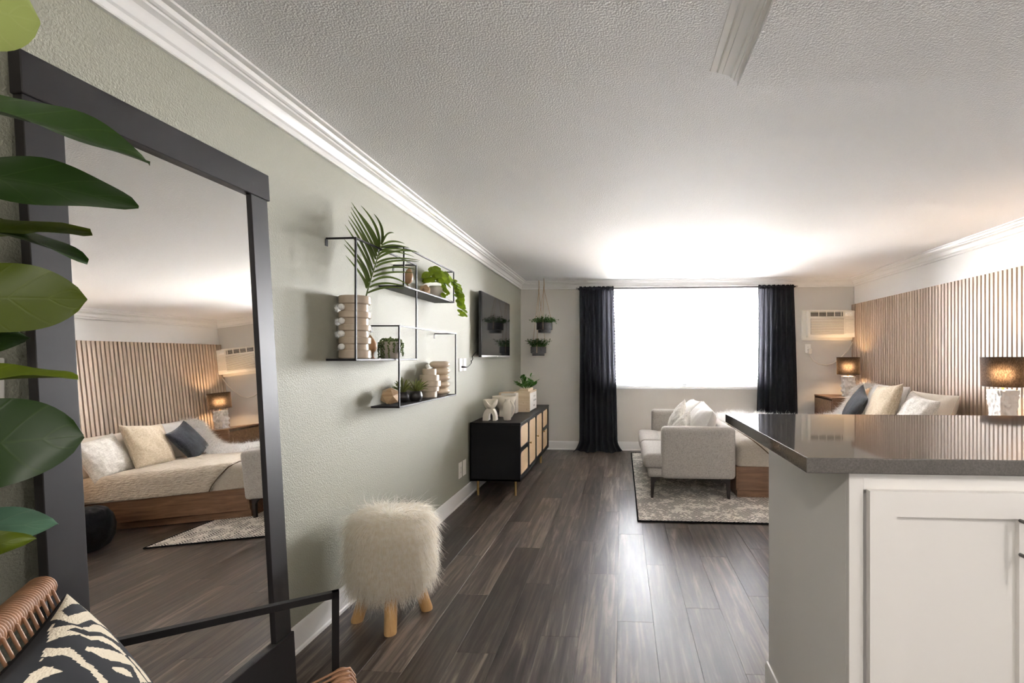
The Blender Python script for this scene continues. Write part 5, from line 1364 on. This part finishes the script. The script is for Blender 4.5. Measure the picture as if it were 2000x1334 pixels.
for i, (zb_, tip, w, nr, dr, fo, mt) in enumerate(FIG):
    L = fg.location; T = Vector(tip) - L; B0 = Vector((0, 0, zb_))
    d = (T - B0); B1 = B0 + d * 0.13
    gl, uv = leaf_mesh(B1, T, w, nr, dr, fo, 0.006, 0.55, 22, 11, seed=i * 1.7, arc=0.05)
    lf_ = mk('leaf', gl, mt, fg, 180, uv)
    mk('petiole', G().tube([B0, B0 + d * 0.07 + Vector((0, 0, 0.006)), B1 + d * 0.05], 0.004, 6), 'greenstem', lf_, 180)
rn = random.Random(33)
for i in range(16):   # the leaves turned away from the room
    a = rn.uniform(PI * 1.05, PI * 1.95) + (0.9 if i % 4 == 0 else 0); zb_ = 0.95 + i * 0.075
    d = Vector((math.cos(a), math.sin(a), rn.uniform(-0.1, 0.35))); L_ = rn.uniform(0.24, 0.34)
    T = Vector((0, 0, zb_)) + d * L_
    T.x = max(T.x, -0.16)
    gl, uv = leaf_mesh(Vector((0, 0, zb_)) + d * 0.03, T, 0.17, (-d.x * 0.4, -d.y * 0.4, 0.9), 0.05, 0.1, 0.006, 0.55, 12, 7, seed=i)
    mk('leaf', gl, 'fig_dark' if i % 2 else 'fig', fg, 180, uv)

# cushion on the rattan chair: front panel carries the woven cream pattern
def point_in(poly, x, y):
    ins = False; n = len(poly); j = n - 1
    for i in range(n):
        xi, yi = poly[i]; xj, yj = poly[j]
        if (yi > y) != (yj > y) and x < (xj - xi) * (y - yi) / (yj - yi) + xi: ins = not ins
        j = i
    return ins
PATTERN = [(1, [(0.027, 1.0), (0.007, 0.993), (0.054, 0.913), (0.081, 0.859), (0.114, 0.819), (0.141, 0.745), (0.188, 0.812), (0.195, 0.852), (0.295, 0.899), (0.302, 0.933), (0.268, 0.993), (0.342, 0.98), (0.416, 0.966), (0.443, 0.966), (0.356, 0.987), (0.275, 0.993), (0.128, 1.0)]), (0, [(0.195, 0.987), (0.128, 0.966), (0.06, 0.913), (0.094, 0.866), (0.195, 0.919), (0.242, 0.953), (0.228, 0.973)]), (1, [(0.342, 0.98), (0.309, 0.919), (0.309, 0.899), (0.309, 0.879), (0.275, 0.852), (0.221, 0.832), (0.188, 0.792), (0.188, 0.745), (0.208, 0.711), (0.221, 0.691), (0.255, 0.752), (0.268, 0.792), (0.322, 0.852), (0.322, 0.872), (0.329, 0.913), (0.376, 0.94), (0.416, 0.966)]), (1, [(0.416, 0.966), (0.376, 0.946), (0.349, 0.913), (0.349, 0.866), (0.349, 0.839), (0.295, 0.779), (0.282, 0.745), (0.275, 0.691), (0.289, 0.651), (0.309, 0.664), (0.322, 0.738), (0.342, 0.792), (0.369, 0.826), (0.362, 0.872), (0.383, 0.906), (0.409, 0.94), (0.443, 0.966)]), (1, [(0.47, 0.96), (0.47, 0.919), (0.456, 0.879), (0.47, 0.839), (0.49, 0.792), (0.497, 0.752), (0.51, 0.711), (0.517, 0.678), (0.55, 0.631), (0.577, 0.664), (0.544, 0.705), (0.523, 0.758), (0.517, 0.799), (0.503, 0.846), (0.503, 0.886), (0.517, 0.913), (0.53, 0.94), (0.564, 0.933), (0.55, 0.94), (0.503, 0.953)]), (1, [(0.443, 0.826), (0.416, 0.819), (0.389, 0.779), (0.336, 0.705), (0.315, 0.664), (0.309, 0.624), (0.322, 0.577), (0.322, 0.523), (0.376, 0.557), (0.336, 0.617), (0.376, 0.664), (0.416, 0.711), (0.436, 0.758), (0.436, 0.799)]), (1, [(0.45, 0.698), (0.436, 0.691), (0.396, 0.644), (0.389, 0.617), (0.403, 0.597), (0.436, 0.638), (0.456, 0.678)]), (1, [(0.671, 0.926), (0.617, 0.933), (0.577, 0.913), (0.57, 0.886), (0.577, 0.839), (0.604, 0.866), (0.631, 0.886), (0.658, 0.886), (0.711, 0.879), (0.725, 0.906)]), (1, [(0.275, 0.644), (0.248, 0.604), (0.235, 0.537), (0.255, 0.49), (0.309, 0.517), (0.302, 0.57), (0.302, 0.624)])]
cu = bpy.data.objects.new('patterned_cushion', None); COL.objects.link(cu)
tag(cu, 'black cushion with cream abstract leaf pattern on the rattan chair', 'cushion')
cF = Vector((0.82, 0.572, 0)); cS = Vector((0.572, -0.82, 0))
cP0 = Vector((-1.195, 0.974, 0.832))                       # its top far corner
CW = 0.46
dn = (cF * 0.40 + Vector((0, 0, -0.92)) - cS * 0.02).normalized(); rt_ = (cS * 1.0 + Vector((0, 0, -0.05))).normalized()
rt_ = (rt_ - dn * rt_.dot(dn)).normalized(); frn = rt_.cross(dn) 
if frn.dot(cF) < 0: frn = -frn
cc = cP0 + rt_ * (CW / 2) + dn * (CW / 2)
# local: x to the chair's right hand, y backwards, z up the cushion
cu.matrix_world = basis(rt_, -frn, -dn, cc)
(gf, uf), (gb, ub) = cushion(CW, CW, 0.17, 0.004, 7, 3.0, n=150, pinch=0.07, pw=0.5)
fo_ = mk('front_panel', gf, 'pattern', cu, 180, uf); mk('back_panel', gb, 'cushblack', cu, 180, ub)
at = fo_.data.attributes.new('weave_mask', 'FLOAT', 'POINT')
msk = np.zeros(len(uf), dtype=np.float32)
for i, (u, v) in enumerate(uf):
    on = False
    for col_, poly in PATTERN:
        if point_in(poly, u, v): on = (col_ == 1)
    msk[i] = 1.0 if on else 0.0
at.data.foreach_set('value', msk)

# ================================================================== ADDED FILL LIGHTS (unseen domes behind the camera)
def dome(label, x, y, z, e):
    r = thing('fill_light', label, 'added fill light', (x, y, z), 0, 'added fill lights behind the camera')
    mk('diffuser', G().lathe([(0.0, -0.085), (0.06, -0.080), (0.12, -0.06), (0.155, -0.025), (0.16, -0.012)], n=40), emit('fill_dome_glow_%s' % str(x), (1.0, 0.94, 0.88), e), r, 180)
    mk('rim', G().lathe([(0.16, -0.014), (0.172, -0.012), (0.175, -0.0005), (0.0, -0.0005)], n=40), 'chrome', r, 40)
FILL_DOME = 29.0  # strength of the domes added to fill the near end of the room
dome('added unseen white dome on the entry ceiling for fill light', -0.45, -0.75, CZ, FILL_DOME)
dome('added unseen white dome on the kitchen soffit for fill light', 1.75, -0.25, SFZ, FILL_DOME)
